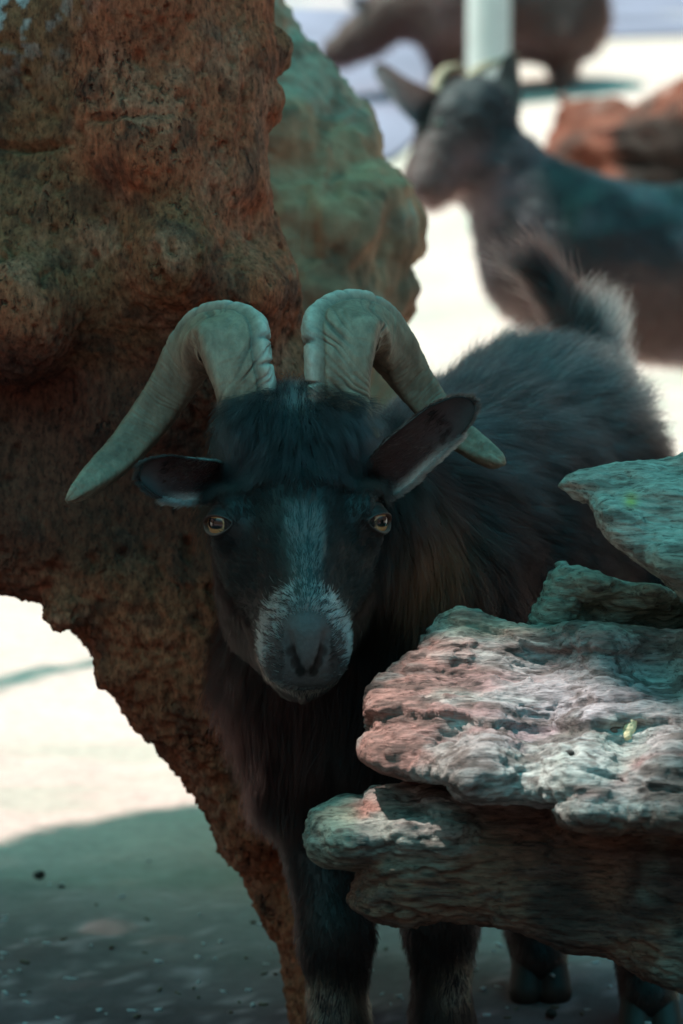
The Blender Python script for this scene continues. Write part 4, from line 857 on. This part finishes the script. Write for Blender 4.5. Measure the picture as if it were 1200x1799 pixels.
# --- grey strip added in place of a diagonal shadow on the bank
K = [P(1045, 172, 5.2), P(1110, 142, 5.4), P(1180, 108, 5.6), P(1300, 60, 5.9)]; K = [np.array([a[0], a[1], float(gz(a[0], a[1]))+.02+.06*i/3]) for i, a in enumerate(K)]
S = spline(K, 40); T = nrm(np.gradient(S, axis=0)); A = nrm(np.cross(T, [0, 0, 1.])); Bv = np.cross(T, A); r = np.linspace(.018, .035, 40)*(1+.12*np.sin(np.arange(40)*1.3))
V, Q = loft(S, A, Bv, r, r, 16); tag(mesh_obj('shadow_strip', V, Q, plain('shadow_grey', (.16, .17, .16), .9, .1, 0, .3, 30, .6)), 'long grey strip standing in for a shadow on the bright sand at the upper right', 'shadow_strip')

# --- small things
def lump(name, at, r, mat, seed, label, cat, group=None, sq=(1, 1, 1), rough=.25):
    Fd = Field(np.array(at)-r*1.8*max(sq), np.array(at)+r*1.8*max(sq), r/6)
    Fd.ell(at, np.array(sq)*r, k=.001); V, Q = Fd.mesh(); V = V+vnormals(V, Q)*(r*rough*fbm((V-np.array(at))/r*1.1, 3, seed))[:, None]
    return tag(mesh_obj(name, V, Q, mat), label, cat, group)
deps = bpy.context.evaluated_depsgraph_get()
def drop_on(px, py, r):
    d = ray(px, py); ok, loc, no, *_ = scn.ray_cast(deps, Vector(CAM), Vector(nrm(d)))
    return np.array(loc)+np.array(no)*r if ok else P(px, py, 0)
bpy.context.view_layer.update(); deps = bpy.context.evaluated_depsgraph_get()
a = drop_on(1103, 1287, .003); b = drop_on(1114, 1270, .003)
Fd = Field(np.minimum(a, b)-.012, np.maximum(a, b)+.012, .0007); Fd.cone(a, b, .0046, .0036, .003); V, Q = Fd.mesh(); V = V+vnormals(V, Q)*(.0006*fbm(V*300, 2, 5))[:, None]
tag(mesh_obj('peanut', V, Q, M_bit), 'pale yellow nut shell lying on the driftwood ledge', 'nut shell')
lump('wood_chip', drop_on(1076, 1281, .003), .006, M_bark, 4, 'small reddish brown wood chip beside the nut shell', 'wood chip', sq=(1.1, .7, .8), rough=.6)
lump('hole_plug', drop_on(998, 1322, .001), .0035, M_drop, 9, 'small black lump standing in for a dark hole in the ledge below the wood chip', 'hole_plug', sq=(1.4, .8, .6))  # black lump set in as the dark of a small hole
k = 0
for (x, y, r, lab) in ((68, 1546, .0048, 'black dropping alone on the shaded sand at lower left'), (964, 1702, .0042, 'small black dropping, upper of those beside the hind hoof'), (945, 1752, .0052, 'black dropping on the sand, middle of three by the hind legs'), (968, 1790, .0042, 'small black dropping lowest by the hind legs'), (108, 1566, .003, 'tiny black speck of dung beside the lone dropping')):
    d = ray(x, y); t_ = -CAM[2]/d[2]; g = CAM+d*t_; lump('dropping', (g[0], g[1], r*.6+.002), r, M_drop, 20+k, lab, 'dropping', 'droppings on the sand', (1.2, 1, .9), .3); k += 1

# --- straw and grit strewn over the shaded sand: too many to count
rng = np.random.default_rng(12); K = 1500; x = rng.uniform(-.75, .9, K); y = rng.normal(.10, .28, K).clip(-.6, 1.0); an = rng.uniform(0, 6.28, K); L_ = rng.uniform(.001, .0045, K); W_ = rng.uniform(.0006, .0016, K)
zc_ = np.array([scn.ray_cast(deps, Vector((a, b, .03)), Vector((0, 0, -1)))[1][2] for a, b in zip(x, y)]); u_ = np.stack([np.cos(an), np.sin(an), rng.uniform(-.15, .15, K)], 1); v_ = np.stack([-np.sin(an), np.cos(an), 0*an], 1); w_ = np.array([0, 0, 1.0])
ct = np.stack([x, y, zc_+W_*.8], 1); VV = np.stack([ct+u_*(L_*a)[:, None]+v_*(W_*b)[:, None]+w_*(W_*c*.7)[:, None] for a, b, c in ((-1, -1, -1), (1, -1, -1), (1, 1, -1), (-1, 1, -1), (-1, -1, 1), (1, -1, 1), (1, 1, 1), (-1, 1, 1))], 1).reshape(-1, 3)
fq = np.array([(0, 3, 2, 1), (4, 5, 6, 7), (0, 1, 5, 4), (1, 2, 6, 5), (2, 3, 7, 6), (3, 0, 4, 7)]); Q = (fq[None]+8*np.arange(K)[:, None, None]).reshape(-1, 4)
cl = np.repeat(np.where(rng.random((K, 1)) < .75, np.array([[.50, .46, .46]]), np.array([[.16, .11, .08]])), 8, 0)
tag(mesh_obj('straw_litter', VV, Q, M_sand, col=cl), None, None, kind='stuff')
# --- overhanging tree, unseen: leaves placed to shade the goat, gaps cut for the sun patches
tree = thing('tree', (-2.2, -.4, 0), 'broad leafy tree outside the picture, crown added to shade the horned goat', 'tree')
rng = np.random.default_rng(41); ZC = 0.3
def inpoly(x, y, poly):
    return poly_sd(x, y, poly) < 0
lp = lambda px, py, Y: (P(px, py, Y)[0], P(px, py, Y)[1], P(px, py, Y)[2])
NL = 46000; zc = rng.uniform(3.9, 4.5, NL); fx = rng.uniform(-1.6, 1.7, NL); fy = rng.uniform(-1.7, 1.3, NL)
cx_ = fx+s_[0]/s_[2]*(zc-ZC); cy_ = fy+s_[1]/s_[2]*(zc-ZC)
def foot(z): return cx_-s_[0]/s_[2]*(zc-z), cy_-s_[1]/s_[2]*(zc-z)
keep = np.ones(NL, bool)
x0, y0 = foot(0.0); edge = np.interp(x0, [-1.6, -.35, -.1, .3, 1.7], [.80, .86, 1.10, 1.15, 1.1])+.02*np.sin(x0*17); keep &= (y0 < edge)
SUNPATCH = []
def hole(pts3, grow=0.012):
    z = np.mean([p_[2] for p_ in pts3]); x, y = foot(z); global keep
    keep &= ~(poly_sd(x, y, [(p_[0]-(p_[2]-z)*s_[0]/s_[2], p_[1]-(p_[2]-z)*s_[1]/s_[2]) for p_ in pts3]) < grow+0.022)
def surf(px, py): return drop_on(px, py, 0)
hole([surf(*p_) for p_ in ((690, 1190), (740, 1150), (800, 1125), (880, 1125), (960, 1200), (1080, 1240), (1190, 1280), (1195, 1370), (1100, 1375), (1000, 1370), (900, 1360), (810, 1350), (740, 1320), (680, 1300), (668, 1230))])
hole([surf(*p_) for p_ in ((630, 1420), (700, 1408), (800, 1404), (830, 1420), (740, 1455), (640, 1475))])
hole([surf(*p_) for p_ in ((1090, 625), (1140, 660), (1175, 730), (1185, 800), (1150, 760), (1110, 690), (1060, 640))], -0.012)
# a second bough, added to dapple the back of the goat behind with shade
n2_ = 800; za = rng.uniform(3.9, 4.4, n2_); ax_ = rng.uniform(.33, .52, n2_); ay_ = rng.uniform(2.75, 3.15, n2_)
cx_ = np.concatenate([cx_, ax_+s_[0]/s_[2]*(za-.56)]); cy_ = np.concatenate([cy_, ay_+s_[1]/s_[2]*(za-.56)]); zc = np.concatenate([zc, za]); keep = np.concatenate([keep, np.ones(n2_, bool)])
cx_, cy_, zc = cx_[keep], cy_[keep], zc[keep]; n_ = len(cx_); sz = rng.uniform(.035, .055, n_)
d1 = nrm(rng.normal(0, 1, (n_, 3))*np.array([1, 1, .35])); up3 = nrm(rng.normal(0, .45, (n_, 3))+np.array([0, 0, 1])); d2 = nrm(np.cross(up3, d1)); cc3 = np.stack([cx_, cy_, zc], 1)
v = [cc3-d1*sz[:, None], cc3-d1*.1*sz[:, None]+d2*.45*sz[:, None]+up3*.12*sz[:, None], cc3+d1*sz[:, None]-up3*.2*sz[:, None], cc3-d1*.1*sz[:, None]-d2*.45*sz[:, None]+up3*.12*sz[:, None]]
V = np.stack(v, 1).reshape(-1, 3); Q = np.arange(n_*4).reshape(-1, 4)
M_leaf = plain('leaf', (.06, .10, .03), .5, .4, 0, .3, 20, .1)
mesh_obj('crown', V, Q, M_leaf, tree, flat=True)
Fd = Field((-2.8, -1.4, -.05), (.2, 3.2, 4.4), .035)
Fd.cone((-2.2, -.4, -.1), (-2.1, -.35, 1.6), .20, .15, .08); Fd.cone((-2.1, -.35, 1.6), (-1.95, -.3, 3.2), .15, .11, .08)
for e in ((-1.0, .85, 4.1), (-2.3, -1.1, 4.1), (-.7, -.7, 4.1), (-2.2, .6, 4.1)): Fd.cone((-1.95, -.3, 3.1), e, .09, .03, .06)
Fd.cone((-1.95, -.3, 3.1), (-2.4, 1.5, 3.8), .08, .045, .06); Fd.cone((-2.4, 1.5, 3.8), (-1.35, 2.85, 4.15), .035, .015, .05)
V, Q = Fd.mesh(); V = V+vnormals(V, Q)*(.012*fbm(V*12, 3, 5))[:, None]; mesh_obj('trunk', V, Q, plain('bark', (.13, .10, .08), .9, .1, 0, .4, 25, .8, .01), tree)
print('all done')
